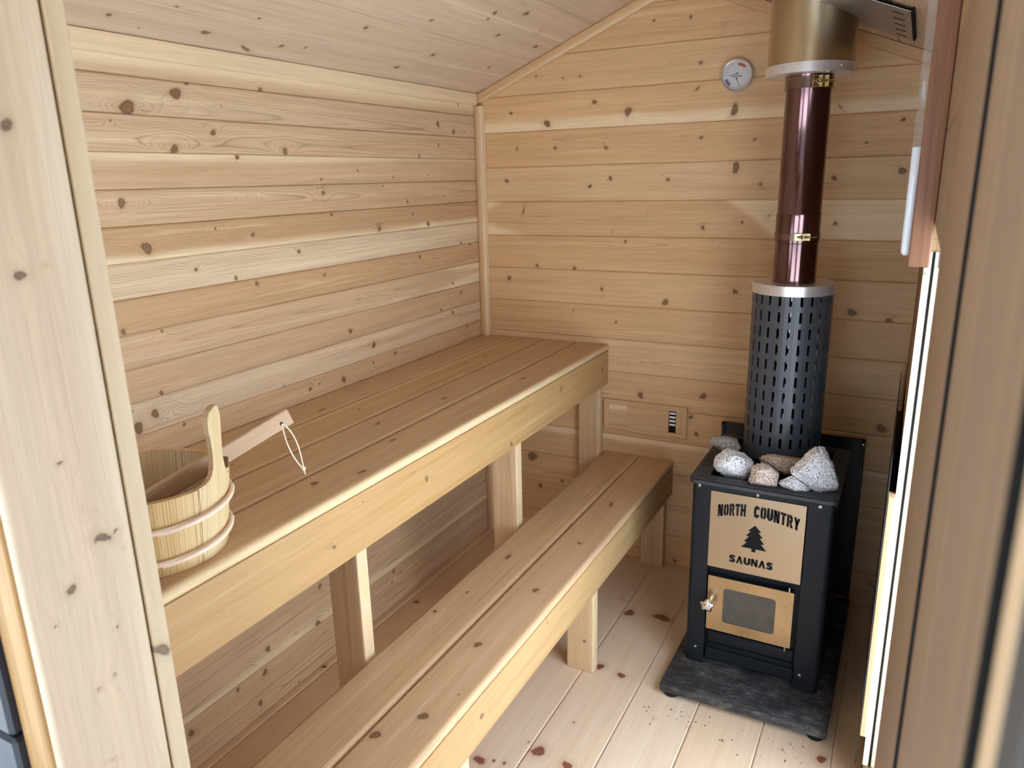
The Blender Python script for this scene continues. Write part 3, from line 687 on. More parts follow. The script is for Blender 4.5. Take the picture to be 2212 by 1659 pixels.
# ---- window in the right wall
t = empty('window_1', (WX, -1.4, WZ0)); tag(t, 'tall fixed window in the right wall with pale wooden glazing stops', 'window', kind='structure')
def stop(x, z1, w, sd, z0=.06):
    a = Acc(); plank(a, (x, -.905, z0), Z_, X_, nY, z1 - z0, w, .025, sd, -.8, rad=.0012, du=.01, dv=.002, extra=0, sap=lambda u, v: .05 + 0 * u)
    a.build('glazing_stop', W_PALE, t, smooth=40)
stop(WX, 1.353, .0148, 320); stop(WX + .0075, 1.387, .0073, 323, 1.3535); stop(WX + .0195, 1.387, .034, 321)
a = Acc(); slab_box(a, WX + .001, WX + .08, -.904, -.88, 1.388, WZ1, .5); slab_box(a, WX + .002, WX + .08, WY1, WY0, WZ0, WZ0 + .02, 0); slab_box(a, WX + .0155, WX + .08, -1.88, -1.86, WZ0, WZ1, 0)
slab_box(a, WX + .0155, WX + .08, -1.875, -.885, WZ1 - .012, WZ1, 0)
a.build('window_frame', W_TRIM, t)
bm = bmesh.new(); box(bm, WX + .0146, WX + .0198, -.9066, -.889, WZ0 + .02, 1.386); from_bm('glazing_gap_shade', bm, M_INK, t)  # black filler painting the shade in the slot between the stops
bm = bmesh.new(); box(bm, WX + .0168, WX + .0188, -1.865, -.89, WZ0 + .02, WZ1 - .012); from_bm('window_pane', bm, M_PANE, t)
bm = bmesh.new(); revolve(bm, [(0, .0016), (.0020, .0016), (.0032, .0008), (.0034, 0)], 14, 'Y', (WX + .0045, -.9052, 1.340)); from_bm('screw_head', bm, M_SCREW, t, 30)

t = empty('window_2', (.43, -2.35, 1.05)); tag(t, 'small window in the front wall left of the doorway, out of view', 'window', kind='structure')
a = Acc()
slab_box(a, .17, .69, -2.40, -2.30, 1.05, 1.07); slab_box(a, .17, .69, -2.40, -2.30, 1.75, 1.77); slab_box(a, .17, .19, -2.40, -2.30, 1.07, 1.75); slab_box(a, .67, .69, -2.40, -2.30, 1.07, 1.75); slab_box(a, .42, .44, -2.37, -2.33, 1.07, 1.75)
a.build('window_frame', W_TRIM, t)
bm = bmesh.new(); box(bm, .19, .42, -2.352, -2.349, 1.07, 1.75); from_bm('window_pane', bm, M_PANE, t)
bm = bmesh.new(); box(bm, .44, .67, -2.352, -2.349, 1.07, 1.75); from_bm('window_pane', bm, M_PANE, t)
# ---- unseen porch roof, added to dim the light at the door
bm = bmesh.new()
for k in range(9): box(bm, -.3, 2.1, -2.60 - .14 * k, -2.462 - .14 * k, 2.06, 2.09, .003, 1)
tag(from_bm('light_block_porch', bm, M_DARKEXT), 'unseen porch boards added above the doorway to cut its daylight', 'porch roof', kind='structure')
# ---- outside ground
bm = bmesh.new(); box(bm, -14, 16, -18, 14, -.34, -.28); tag(from_bm('ground', bm, M_BROWNCOAT), 'bare ground outside the sauna cabin', 'ground', kind='structure')

# ================================================================== benches
def kshift(name, off, v0, v1): return [(k[0], k[1] - off) + tuple(k[2:]) for k in kfor(name) if v0 <= k[1] < v1]
BL = 2.272
t = empty('sauna_bench', (.29, -1.14, 0))
tag(t, 'tall upper cedar bench along the left wall, carrying the bucket', 'bench')
for i in range(4):
    x0 = .0035 + .1437 * i
    a = Acc(); plank(a, (x0, -.003, .9130), nY, X_, Z_, BL, .1395, .0245, 401 + i, [.55, .45, .5, .35][i], kshift('ubench', x0, x0, x0 + .1395), rad=.0100, du=.005, dv=.004, extra=.5, spacing=.0065)
    a.build('seat_board', W_BENCH, t, smooth=50)
a = Acc(); plank(a, (.570, -.003, .7490), nY, Z_, X_, BL, .1385, .0195, 411, -.1, [(k[0], k[1] - .749) + tuple(k[2:]) for k in kfor('ufascia')], rad=.003, du=.005, dv=.004, extra=.2, spacing=.006)
a.build('front_rail', W_RAIL, t, smooth=50)
for i, y in enumerate((-.003, -.730, -1.520, -2.20)):
    a = Acc(); plank(a, (.458, y - .038, .002), Z_, X_, nY, .886, .092, .0375, 421 + i, [.3, .1, .5, .2][i], rad=.003, du=.012, dv=.005, extra=.5, sap=lambda u, v: v - .085)
    a.build('leg', W_BENCH, t, smooth=50)
t = empty('sauna_bench', (.71, -1.14, 0))
tag(t, 'low cedar step bench standing on the floor in front of the upper bench', 'bench')
for i in range(2):
    x0 = (.5605, .7075)[i]
    a = Acc(); plank(a, (x0, -.003, .4606), nY, X_, Z_, BL, .1445, .0255, 431 + i, [.1, .2][i], kshift('lbench', x0, x0, x0 + .1445), rad=.0115, du=.005, dv=.0035, extra=.3, spacing=.007)
    a.build('seat_board', W_BENCH, t, smooth=50)
a = Acc(); plank(a, (.850, -.003, .3178), nY, Z_, X_, BL, .1165, .0195, 441, -.3, [(k[0], k[1] - .3178) + tuple(k[2:]) for k in kfor('lfascia')], rad=.003, du=.005, dv=.0035, extra=.3, spacing=.006)
a.build('front_rail', W_RAIL, t, smooth=50)
for i, y in enumerate((-.003, -.757, -1.553, -2.20)):
    a = Acc(); plank(a, (.737, y - .038, .002), Z_, X_, nY, .432, .0925, .0375, 451 + i, [.3, .0, .2, .2][i], [(.11, .062, .007)] if i == 1 else [], rad=.003, du=.012, dv=.005, extra=.3, sap=lambda u, v: v - .086)
    a.build('leg', W_BENCH, t, smooth=50)

# ================================================================== bucket and ladle
BC = Vector((.420, -1.955, .9135))
t = empty('water_bucket', BC)
tag(t, 'pale pine sauna bucket with cane hoops on the upper bench', 'bucket')
RB, RT, BH, TH = .127, .1445, .142, .012
def stave_shell():
    a = Acc(); ns = 16
    rng = np.random.default_rng(5)
    for s in range(ns):
        if s in (1, 9): continue
        a0 = 2 * PI * (s - 1.5) / ns + math.radians(22); a1 = a0 + 2 * PI / ns
        stave(a, a0, a1, BH, 600 + s, rng.uniform(-.5, .5))
    return a
def stave(a, a0, a1, H, sd, tint, prof=None):
    """one stave: curved board; prof(s) -> (lo, hi) share of its width kept at height s"""
    nu = 40 if prof else 14; nv = 12
    hs = np.linspace(0, H, nu); sv = np.linspace(0, 1, nv)
    co = []; 
    W = (a1 - a0) * .135
    rows = []
    for side in (0, 1):
        for h in hs:
            lo, hi = prof(h) if prof else (0, 1)
            hh = min(h, BH) + max(0, h - BH) * 1.0
            r = RB + (RT - RB) * min(h / BH, 1.0) + (.004 if h > BH else 0) * min(1, (h - BH) / .03)
            if side: r -= TH
            for s in sv:
                f = lo + (hi - lo) * s
                an = a0 + (a1 - a0) * f
                e = .0008 if s in (0., 1.) and not side and not prof else 0
                rows.append((BC.x + (r - e) * math.cos(an), BC.y + (r - e) * math.sin(an), BC.z + h, h, f * W, side * TH))
    R = np.array(rows); co = R[:, :3]
    n1 = nu * nv
    idx = np.arange(n1).reshape(nu, nv)
    o = np.stack([idx[:-1, :-1], idx[:-1, 1:], idx[1:, 1:], idx[1:, :-1]], -1).reshape(-1, 4)
    i_ = o[:, ::-1] + n1
    q = [o, i_]
    def strip(l):
        l = np.array(l); return np.stack([l[:-1], l[1:], l[1:] + n1, l[:-1] + n1], -1)
    q.append(strip(idx[0])[:, ::-1]); q.append(strip(idx[-1])); q.append(strip(idx[:, 0])); q.append(strip(idx[:, -1])[:, ::-1])
    g, k, s = grain(R[:, 3], R[:, 4], R[:, 5], max(H, .3), W, sd, [], .0048, 0.0, sap=lambda u, v: -.05 + 0 * u)
    a.add(co, np.concatenate(q), [], np.stack([g, k, s], -1), np.stack([R[:, 3], R[:, 4] + sd, np.full(len(R), tint)], -1))
a = stave_shell(); body = a.build('bucket_body', W_PINE, t, smooth=35)
bm = bmesh.new(); revolve(bm, [(0, 0), (RB - .010, 0), (RB - .008, .012), (0, .012)], 48, 'Z', (BC.x, BC.y, BC.z + .003)); from_bm('bucket_bottom', bm, W_PINE, body)
def handle(an, sd):
    """stave that runs up into a paddle-shaped grip: outline swept through the board thickness"""
    tilt = (RT - RB) / BH
    L_ = [(-.046, 0), (-.052, .10), (-.0555, BH - .002), (-.050, BH + .002), (-.034, BH + .006), (-.022, BH + .018), (-.0165, BH + .040), (-.0165, BH + .060), (-.0195, BH + .082), (-.0225, BH + .100), (-.0205, BH + .118), (-.012, BH + .130), (0, BH + .134)]
    R_ = [(.010, BH + .132), (.0185, BH + .122), (.0215, BH + .104), (.0195, BH + .080), (.0170, BH + .056), (.0175, BH + .034), (.024, BH + .014), (.031, BH + .006), (.0440, BH + .022), (.0560, BH + .002), (.052, .10), (.046, 0)]
    def smooth(P):
        out = []
        for k in range(len(P) - 1):
            p0, p1, p2, p3 = P[max(k - 1, 0)], P[k], P[k + 1], P[min(k + 2, len(P) - 1)]
            for q in range(6):
                t_ = q / 6
                out.append(tuple(.5 * (2 * p1[i] + (p2[i] - p0[i]) * t_ + (2 * p0[i] - 5 * p1[i] + 4 * p2[i] - p3[i]) * t_ ** 2 + (3 * p1[i] - p0[i] - 3 * p2[i] + p3[i]) * t_ ** 3) for i in (0, 1)))
        return out + [P[-1]]
    Lp = smooth(L_); Rp = smooth(R_)
    # rows: same height left and right, so the face is a clean grid
    def at(P, h):
        for (x0, h0), (x1, h1) in zip(P, P[1:]):
            if (h0 - h) * (h1 - h) <= 0 and abs(h1 - h0) > 1e-9: return x0 + (x1 - x0) * (h - h0) / (h1 - h0)
        return P[-1][0]
    Rq = Rp[::-1]
    spike = max(h for x, h in R_ if x > .03)
    hs = [BH * k / 24 for k in range(24)] + [BH - .002 + .136 * k / 44 for k in range(45)]
    hs = sorted(set(round(min(h, BH + .1339), 5) for h in hs))
    nv = 14; rows = []
    for side in (0, 1):
        for h in hs:
            xl = at(Lp, h)
            main = [(x, y) for x, y in Rq if not (y > BH + .004 and x > .030)]
            xr = at(main, h) if h > BH + .004 else at(Rq, h)
            for k in range(nv):
                f = k / (nv - 1); x = xl + (xr - xl) * f
                e = 0.0
                # round the edges of the grip
                r = min(f, 1 - f)
                if h > BH and r < .12: e = .0022 * (1 - r / .12) ** 2
                rad = RB + tilt * min(h, BH) + .0012
                # below the rim the stave follows the round of the bucket, above it it is flat
                sag = rad - math.sqrt(max(rad * rad - x * x, 0))
                off = rad - sag * (1 if h <= BH else max(.25, 1 - (h - BH) / .03)) - e + max(0, h - BH) * .04
                if side: off -= TH * 1.05 - 2 * e
                ca_, sn_ = math.cos(an), math.sin(an)
                rows.append((BC.x + ca_ * off - sn_ * x, BC.y + sn_ * off + ca_ * x, BC.z + h, h, x + .05, side * TH))
    Rr = np.array(rows); n1 = len(hs) * nv; idx = np.arange(n1).reshape(len(hs), nv)
    o = np.stack([idx[:-1, :-1], idx[:-1, 1:], idx[1:, 1:], idx[1:, :-1]], -1).reshape(-1, 4)
    def strip(l): l = np.array(l); return np.stack([l[:-1], l[1:], l[1:] + n1, l[:-1] + n1], -1)
    q_ = np.concatenate([o, o[:, ::-1] + n1, strip(idx[0])[:, ::-1], strip(idx[-1]), strip(idx[:, 0]), strip(idx[:, -1])[:, ::-1]])
    g, k_, s_ = grain(Rr[:, 3], Rr[:, 4], Rr[:, 5], .3, .1, sd, [], .0048, 0.0, sap=lambda u, v: -.05 + 0 * u)
    a = Acc(); a.add(Rr[:, :3], q_, [], np.stack([g, k_, s_], -1), np.stack([Rr[:, 3], Rr[:, 4] + sd, np.full(len(Rr), -.5)], -1))
    ob = a.build('handle', W_PINE, t, smooth=40)
    # pointed shoulder left beside the grip on the far side
    bm = bmesh.new(); ca_, sn_ = math.cos(an), math.sin(an); pts = [(.034, BH - .004), (.0555, BH - .004), (.0552, BH + .003), (.0505, BH + .021), (.044, BH + .011), (.036, BH + .006)]
    rad = RT + .0012
    def Pq(x, h, d): 
        sg = rad - math.sqrt(rad * rad - x * x); return Vector((BC.x + ca_ * (rad - sg - d) - sn_ * x, BC.y + sn_ * (rad - sg - d) + ca_ * x, BC.z + h))
    A_ = [bm.verts.new(Pq(x, h, 0)) for x, h in pts]; B_ = [bm.verts.new(Pq(x, h, TH)) for x, h in pts]
    bm.faces.new(A_); bm.faces.new(B_[::-1])
    for k in range(6): bm.faces.new((A_[k], B_[k], B_[(k + 1) % 6], A_[(k + 1) % 6]))
    bmesh.ops.recalc_face_normals(bm, faces=bm.faces); from_bm('shoulder', bm, W_PINE, ob)
handle(math.radians(22), 701); handle(math.radians(202), 709)
for hz in (.030, .092):
    pts = []; r0 = RB + (RT - RB) * hz / BH + .0045
    for k in range(64):
        an = 2 * PI * k / 64
        pts.append((BC.x + r0 * math.cos(an), BC.y + r0 * math.sin(an), BC.z + hz + .003 * math.sin(an * 2)))
    bm = bmesh.new(); tube(bm, pts, .0052, 10, True)
    # the cane laps over itself where its ends are tucked in
    pts = []
    for k in range(22):
        an = -.55 + 1.5 * k / 21
        pts.append((BC.x + (r0 + .006 * math.sin(PI * k / 21)) * math.cos(an), BC.y + (r0 + .006 * math.sin(PI * k / 21)) * math.sin(an), BC.z + hz + .016 * (k / 21 - .35)))
    tube(bm, pts, [.0050] * 20 + [.0035, .0012], 10)
    from_bm('hoop', bm, W_RATTAN, t, 60)

H = Vector((.545, -1.740, 1.112)); I = Vector((.437, -1.998, 1.012))
t = empty('ladle', I)
tag(t, 'wooden ladle with a looped cord leaning out of the bucket', 'ladle')
dv_ = (H - I).normalized(); End = H + dv_ * .022
side = dv_.cross(Vector((0, 0, 1))).normalized(); nrm = side.cross(dv_)
a = Acc(); Lh = (End - I).length
plank(a, I - nrm * .0175 + side * .0075, dv_, nrm, side, Lh, .035, .015, 801, 0, rad=.0045, du=.012, dv=.003, extra=0, spacing=.007)
a.build('ladle_handle', W_LADLE, t, smooth=50)
bm = bmesh.new()
revolve(bm, [(0, -.030), (.024, -.029), (.034, -.018), (.037, .004), (.034, .004), (.031, -.016), (.022, -.024), (0, -.025)], 36, 'Z', (.425, -2.006, .985))
from_bm('ladle_bowl', bm, W_LADLE, t, 40)
bm = bmesh.new()
hole = H - nrm * .004 + side * .0077
revolve(bm, [(0, .0008), (.0030, .0008), (.0034, 0), (.0034, -.004), (0, -.004)], 14, 'Z', (0, 0, 0))
for v in bm.verts: v.co = hole + nrm * v.co.x + dv_ * v.co.y + side * v.co.z
from_bm('cord_hole', bm, M_INK, t)
K = Vector((.556, -1.700, 1.000))
Ca = hole + side * .0008
bm = bmesh.new()
def bez(p0, p1, p2, n=16): return [p0 * (1 - q) ** 2 + p1 * 2 * q * (1 - q) + p2 * q * q for q in [i / n for i in range(n + 1)]]
tube(bm, bez(Ca, Ca + Vector((.012, .022, -.02)) + side * .010, K), .0014, 8)
tube(bm, bez(Ca, Ca + Vector((-.004, .008, -.06)), K + Vector((-.002, -.002, .002))), .0014, 8)
b2 = bmesh.new(); bmesh.ops.create_icosphere(b2, subdivisions=2, radius=.0045)
for v in b2.verts: v.co *= 1 + .25 * mnoise.noise(v.co * 300)
merge(bm, b2, Matrix.Translation(K))
tube(bm, [K, K + Vector((.002, .001, -.008)), K + Vector((.001, .002, -.013))], .0012, 6)
tube(bm, [K, K + Vector((-.003, .0, -.006)), K + Vector((-.004, .001, -.010))], .0012, 6)
from_bm('hanging_cord', bm, M_CORD, t, 60)

# ================================================================== wall vent
t = empty('sliding_vent', (.73, -.01, .62))
tag(t, 'wooden sliding air vent low on the back wall beside the bench leg', 'vent')
vx0, vx1, vz0, vz1 = .557, .899, .559, .688
fw = .020
a = Acc()
plank(a, (vx0, -.012, vz1 - fw), X_, Z_, nY, vx1 - vx0, fw, .0115, 821, .4, rad=.002, du=.02, dv=.005, extra=0)
plank(a, (vx0, -.012, vz0), X_, Z_, nY, vx1 - vx0, fw, .0115, 822, .4, rad=.002, du=.02, dv=.005, extra=0)
plank(a, (vx0, -.012, vz0 + fw), Z_, X_, nY, vz1 - vz0 - 2 * fw, fw, .0115, 823, .4, rad=.002, du=.02, dv=.005, extra=0)
plank(a, (vx1 - fw, -.012, vz0 + fw), Z_, X_, nY, vz1 - vz0 - 2 * fw, fw, .0115, 824, .4, rad=.002, du=.02, dv=.005, extra=0)
a.build('vent_frame', W_BACK, t, smooth=40)
a = Acc(); plank(a, (vx0 + .098, -.0085, vz0 + fw), X_, Z_, nY, .172, vz1 - vz0 - 2 * fw, .006, 825, .25, rad=.001, du=.02, dv=.005, extra=0); a.build('vent_slide', W_BACK, t, smooth=40)
a = Acc(); plank(a, (vx0 + .178, -.0125, vz0 + .045), Z_, X_, nY, .040, .008, .005, 826, .3, rad=.002, du=.01, dv=.003, extra=0); a.build('finger_pull', W_BACK, t, smooth=40)
a = Acc(); plank(a, (vx0 + fw, -.004, vz0 + fw), X_, Z_, nY, .078, vz1 - vz0 - 2 * fw, .003, 827, .5, rad=.0005, du=.02, dv=.005, extra=0); a.build('vent_back', W_BACK, t, smooth=40)
a = Acc(); plank(a, (vx1 - fw - .026, -.004, vz0 + fw), X_, Z_, nY, .026, vz1 - vz0 - 2 * fw, .003, 828, .5, rad=.0005, du=.02, dv=.005, extra=0); a.build('vent_back', W_BACK, t, smooth=40)
ox0, ox1 = vx0 + .272, vx0 + .297
bm = bmesh.new(); box(bm, ox0 - .001, ox1 + .001, -.0045, -.0038, vz0 + fw, vz1 - fw); from_bm('vent_opening', bm, M_INK, t)
for k in range(4):
    zz = vz1 - fw - .010 - .0155 * k
    bm = bmesh.new(); box(bm, ox0, ox1, -.0075, -.0046, zz - .0042, zz + .0040, .001, 1); from_bm('vent_louvre', bm, M_LOUVRE, t)

# ================================================================== thermometer
TC = Vector((1.0205, -.0015, 1.8755)); TR = .0525
t = empty('thermometer', TC)
tag(t, 'round white sauna thermometer dial hung on the back wall', 'thermometer')
bm = bmesh.new(); revolve(bm, [(TR - .006, .004), (TR - .006, .020), (TR - .0025, .0225), (TR, .020), (TR, 0), (0, 0), (0, .004)], 64, 'Y', TC); from_bm('rim', bm, M_ALU, t, 40)
bm = bmesh.new(); revolve(bm, [(0, .0125), (TR - .006, .0125), (TR - .006, .010), (0, .010)], 64, 'Y', TC)
dial = from_bm('dial', bm, M_WHITE, t, 40)
def dpt(ang, r, d=.0127): 
    q = math.radians(ang); return (TC.x + r * math.sin(q), TC.y - d, TC.z + r * math.cos(q))
def arcband(a0, a1, r0, r1, mat, name, d=.0128):
    bm = bmesh.new(); n = 14; A = []; B = []
    for i in range(n + 1):
        q = a0 + (a1 - a0) * i / n; A.append(bm.verts.new(dpt(q, r0, d))); B.append(bm.verts.new(dpt(q, r1, d)))
    for i in range(n): bm.faces.new((A[i], A[i + 1], B[i + 1], B[i]))
    bmesh.ops.recalc_face_normals(bm, faces=bm.faces)
    r = bmesh.ops.extrude_face_region(bm, geom=list(bm.faces))
    for v in [g for g in r['geom'] if isinstance(g, bmesh.types.BMVert)]: v.co.y += .0006
    from_bm(name, bm, mat, dial)
arcband(4, 46, .031, .040, M_RED, 'red_zone'); arcband(-142, -106, .031, .042, M_GREY, 'grey_zone')
bm = bmesh.new()
for q in list(range(-80, 96, 8)) + list(range(100, 262, 9)):
    r0 = .036 if q % 3 else .033
    p0 = Vector(dpt(q, r0)); p1 = Vector(dpt(q, .041))
    d = (p1 - p0).normalized(); s = d.cross(Vector((0, 1, 0))) * .00035
    vs = [bm.verts.new(p) for p in (p0 - s, p0 + s, p1 + s, p1 - s)]; bm.faces.new(vs)
from_bm('scale_marks', bm, M_INK, dial)
def needle(name, base, ang, L):
    bm = bmesh.new(); q = math.radians(ang); d = Vector((math.sin(q), 0, math.cos(q))); s = Vector((d.z, 0, -d.x))
    b = Vector(base)
    o = [b - d * .006 - s * .0008, b - d * .006 + s * .0008, b + d * L + s * .0003, b + d * L - s * .0003]
    lo = [bm.verts.new(p) for p in o]; hi = [bm.verts.new(p + Vector((0, -.0008, 0))) for p in o]
    bm.faces.new(lo); bm.faces.new(hi[::-1])
    for i in range(4): bm.faces.new((lo[i], hi[i], hi[(i + 1) % 4], lo[(i + 1) % 4]))
    bmesh.ops.recalc_face_normals(bm, faces=bm.faces)
    revolve(bm, [(0, .002), (.0022, .0016), (.0022, 0), (0, 0)], 14, 'Y', b)
    from_bm(name, bm, M_INK, t)
needle('needle', (TC.x, TC.y - .0135, TC.z + .006), -101, .033)
needle('needle', (TC.x - .001, TC.y - .0135, TC.z - .010), 158, .032)
bm = bmesh.new(); revolve(bm, [(0, .0188), (TR - .006, .0185), (TR - .006, .0180), (0, .0182)], 48, 'Y', TC); from_bm('cover_glass', bm, M_LENS, t, 40)

def text_mesh(txt, size, M, depth=.0004, bold=0.0, space=1.0):
    cu = bpy.data.curves.new('tx', 'FONT'); cu.body = txt; cu.size = size; cu.align_x = 'CENTER'; cu.align_y = 'CENTER'
    cu.extrude = depth / 2; cu.offset = bold; cu.space_character = space
    o = bpy.data.objects.new('tx', cu); COL.objects.link(o)
    dg = bpy.context.evaluated_depsgraph_get(); dg.update()
    me = bpy.data.meshes.new_from_object(o.evaluated_get(dg))
    bpy.data.objects.remove(o); bpy.data.curves.remove(cu); me.materials.clear(); me.transform(M)
    return me
FRONT = Matrix.Rotation(PI / 2, 4, 'X')      # text in XY -> facing -Y
link('dial_word', text_mesh('SAUNA', .0085, Matrix.Translation((TC.x, TC.y - .0128, TC.z - .0025)) @ FRONT, bold=.0002, space=1.25), M_INK, dial)

# ================================================================== sand timer
ty0, ty1, tz0, tz1 = -1.463, -1.375, 1.4165, 1.88
t = empty('sand_timer', (1.60, -1.42, tz0))
tag(t, 'reddish wooden sand timer with a glass tube beside the doorway', 'timer')
a = Acc(); plank(a, (1.5985, ty1, tz0), Z_, nY, (-1, 0, 0), tz1 - tz0, ty1 - ty0, .0296, 841, .3, [], rad=.003, du=.008, dv=.004, extra=.2, spacing=.006); a.build('backboard', W_TIMER, t, smooth=40)
gx, gy = 1.5945, ty0 + .018; zn = 1.648
def bulb(inner=0.0):
    R = .0080 - inner
    lo = tz0 + .014 + inner
    up = 2 * zn - lo
    half = [(0, lo), (R * .6, lo + .0012), (R, lo + .006), (R, zn - .014), (R * .75, zn - .007), (.0016 - inner * .3, zn - .001)]
    return half + [(r, 2 * zn - h) for r, h in half[::-1]]
bm = bmesh.new(); revolve(bm, bulb(), 28, 'Z', (gx, gy, 0)); gl = from_bm('glass_tube', bm, M_BULB, t, 50)
bm = bmesh.new(); R = .0072; lo = tz0 + .0150
revolve(bm, [(0, lo), (R * .6, lo + .001), (R, lo + .006), (R, 1.590), (0, 1.5915)], 24, 'Z', (gx, gy, 0)); from_bm('sand', bm, M_SAND, gl, 50)

# ================================================================== hearth slab
t = empty('hearth_slab', (1.29, -.42, 0))
tag(t, 'black charred hearth slab on small feet under the stove', 'hearth')
bm = bmesh.new(); box(bm, 1.052, 1.534, -.803, -.040, .016, .044, .006, 2)
from_bm('slab', bm, M_HEARTH, t, 40)
for x, y in ((1.085, -.775), (1.503, -.775), (1.085, -.07), (1.503, -.07)):
    bm = bmesh.new(); revolve(bm, [(0, 0.0005), (.022, .0005), (.024, .004), (.024, .0165), (0, .0165)], 20, 'Z', (x, y, 0)); from_bm('foot', bm, M_BLACK, t, 40)

# ================================================================== heat shields
t = empty('heat_shield', (1.285, -.03, .02))
tag(t, 'black metal heat shield standing against the back wall behind the stove', 'heat shield')
bm = bmesh.new(); box(bm, 1.040, 1.530, -.034, -.030, .048, .662, .0015, 1)
box(bm, 1.040, 1.530, -.044, -.030, .650, .662, .002, 1); box(bm, 1.518, 1.530, -.044, -.030, .048, .662, .002, 1); box(bm, 1.040, 1.052, -.044, -.030, .048, .662, .002, 1)
from_bm('panel', bm, M_SHIELD, t, 40)
for x in (1.075, 1.495):
    for z_ in (.12, .60):
        bm = bmesh.new(); revolve(bm, [(.008, 0), (.008, .031), (0, .031), (0, 0)], 14, 'Y', (x, -.001, z_)); from_bm('spacer', bm, M_BLACK, t, 40)
for x in (1.524,):
    bm = bmesh.new(); revolve(bm, [(0, .0025), (.003, .002), (.004, 0)], 12, 'Y', (x, -.044, .645)); from_bm('screw_head', bm, M_SCREW, t, 40)
t = empty('heat_shield', (1.615, -.5, .04))
tag(t, 'black metal heat shield with a wooden batten on the right wall, seen edge-on', 'heat shield')
out = rrect(.05, .93, .035, .93, .07, 8)
me = curve_plate([out], .0022, Matrix(((0, 0, 1, 1.6128), (-1, 0, 0, 0), (0, 1, 0, 0), (0, 0, 0, 1))))
o = link('panel', me, M_SHIELD, t)
a = Acc(); plank(a, (1.6146, -.893, .165), Z_, nY, (-1, 0, 0), .66, .038, .0138, 851, .4, rad=.002, du=.02, dv=.006, extra=0); a.build('batten', W_BACK, t, smooth=40)
a = Acc(); plank(a, (1.6146, -.20, .165), Z_, nY, (-1, 0, 0), .66, .04, .0138, 852, .4, rad=.002, du=.02, dv=.006, extra=0); a.build('batten', W_BACK, t, smooth=40)

# ================================================================== stove
SX0, SX1, SY0, SY1 = 1.0885, 1.4895, -.648, -.210
ZT = .676
t = empty('sauna_stove', (1.289, -.43, .045))
tag(t, 'black wood-burning sauna stove standing on the hearth slab', 'stove')
def rail(poly, z0, z1, name, mat=M_BLACK, par=t):
    bm = bmesh.new(); prism(bm, poly, Matrix.Translation((0, 0, z0)), z1 - z0)
    return from_bm(name, bm, mat, par, 35)
def corner_post(x0, x1, sgn):
    # bent sheet: front face and side face with a rounded corner
    r = .016; pts = []
    if sgn < 0:
        pts += [(x1, SY0), (x0 + r, SY0)]
        pts += [(x0 + r - r * math.sin(q), SY0 + r - r * math.cos(q)) for q in [PI / 2 * i / 6 for i in range(1, 7)]]
        pts += [(x0, SY1), (x0 + .004, SY1), (x0 + .004, SY0 + r), (x0 + r, SY0 + .004), (x1, SY0 + .004)]
    else:
        pts += [(x0, SY0), (x1 - r, SY0)]
        pts += [(x1 - r + r * math.sin(q), SY0 + r - r * math.cos(q)) for q in [PI / 2 * i / 6 for i in range(1, 7)]]
        pts += [(x1, SY1), (x1 - .004, SY1), (x1 - .004, SY0 + r), (x1 - r, SY0 + .004), (x0, SY0 + .004)]
    return pts
rail(corner_post(SX0, 1.147, -1), .0445, .662, 'side_panel')
rail(corner_post(1.4195, SX1, 1), .0445, .662, 'side_panel')
bm = bmesh.new(); box(bm, SX0 + .004, SX1 - .004, SY1 - .004, SY1, .06, .662); from_bm('back_panel', bm, M_BLACK, t)
bm = bmesh.new(); box(bm, 1.120, 1.447, -.622, SY1 - .012, .075, .520, .004, 1); from_bm('firebox', bm, M_BLACK, t, 40)
bm = bmesh.new(); box(bm, 1.146, 1.421, SY0 + .001, SY0 + .004, .644, .662, .0008, 1); from_bm('front_header', bm, M_BLACK, t, 40)
# top plate with its slots really cut through
cx, cy = (1.079 + 1.497) / 2, 0
loops = [rrect(1.079, 1.497, -.654, -.205, .020, 6), rrect(1.130, 1.448, -.608, -.240, .006, 3)]
def slot(x0, x1, y0, y1): loops.append(rrect(x0, x1, y0, y1, min(x1 - x0, y1 - y0) * .45, 3))
for k in range(6):
    xs = 1.100 + .0655 * k
    for j in range(3):
        sh = .010 * (1 - j)
        slot(xs + sh * .6, xs + .052 + sh * .6 - (.012 if k == 5 else 0), -.6445 + .0105 * j, -.6425 + .0105 * j)
for k in range(22):
    y = -.592 + .0165 * k
    slot(1.090, 1.120, y, y + .0032); slot(1.458, 1.488, y, y + .0032)
for k in range(5):
    for j in range(2): slot(1.112 + .075 * k, 1.168 + .075 * k, -.230 + .010 * j, -.2275 + .010 * j)
me = curve_plate(loops, .0035, Matrix.Translation((0, 0, ZT - .00175)))
top = link('top_plate', me, M_TOP, t)
# folded rim under the plate
bm = bmesh.new(); n = len(loops[0]); A = loops[0]
for i in range(n):
    p, q = A[i], A[(i + 1) % n]
    def inn(pt): return (pt[0] + (.003 if pt[0] < 1.288 else -.003), pt[1] + (.003 if pt[1] < -.43 else -.003))
    v = [bm.verts.new((p[0], p[1], ZT - .0145)), bm.verts.new((q[0], q[1], ZT - .0145)), bm.verts.new((q[0], q[1], ZT - .001)), bm.verts.new((p[0], p[1], ZT - .001))]
    w = [bm.verts.new(inn(p) + (ZT - .0145,)), bm.verts.new(inn(q) + (ZT - .0145,)), bm.verts.new(inn(q) + (ZT - .001,)), bm.verts.new(inn(p) + (ZT - .001,))]
    bm.faces.new(v); bm.faces.new(w[::-1]); bm.faces.new((v[1], v[0], w[0], w[1]))
bmesh.ops.remove_doubles(bm, verts=bm.verts, dist=1e-5)
from_bm('plate_rim', bm, M_TOP, top, 50)
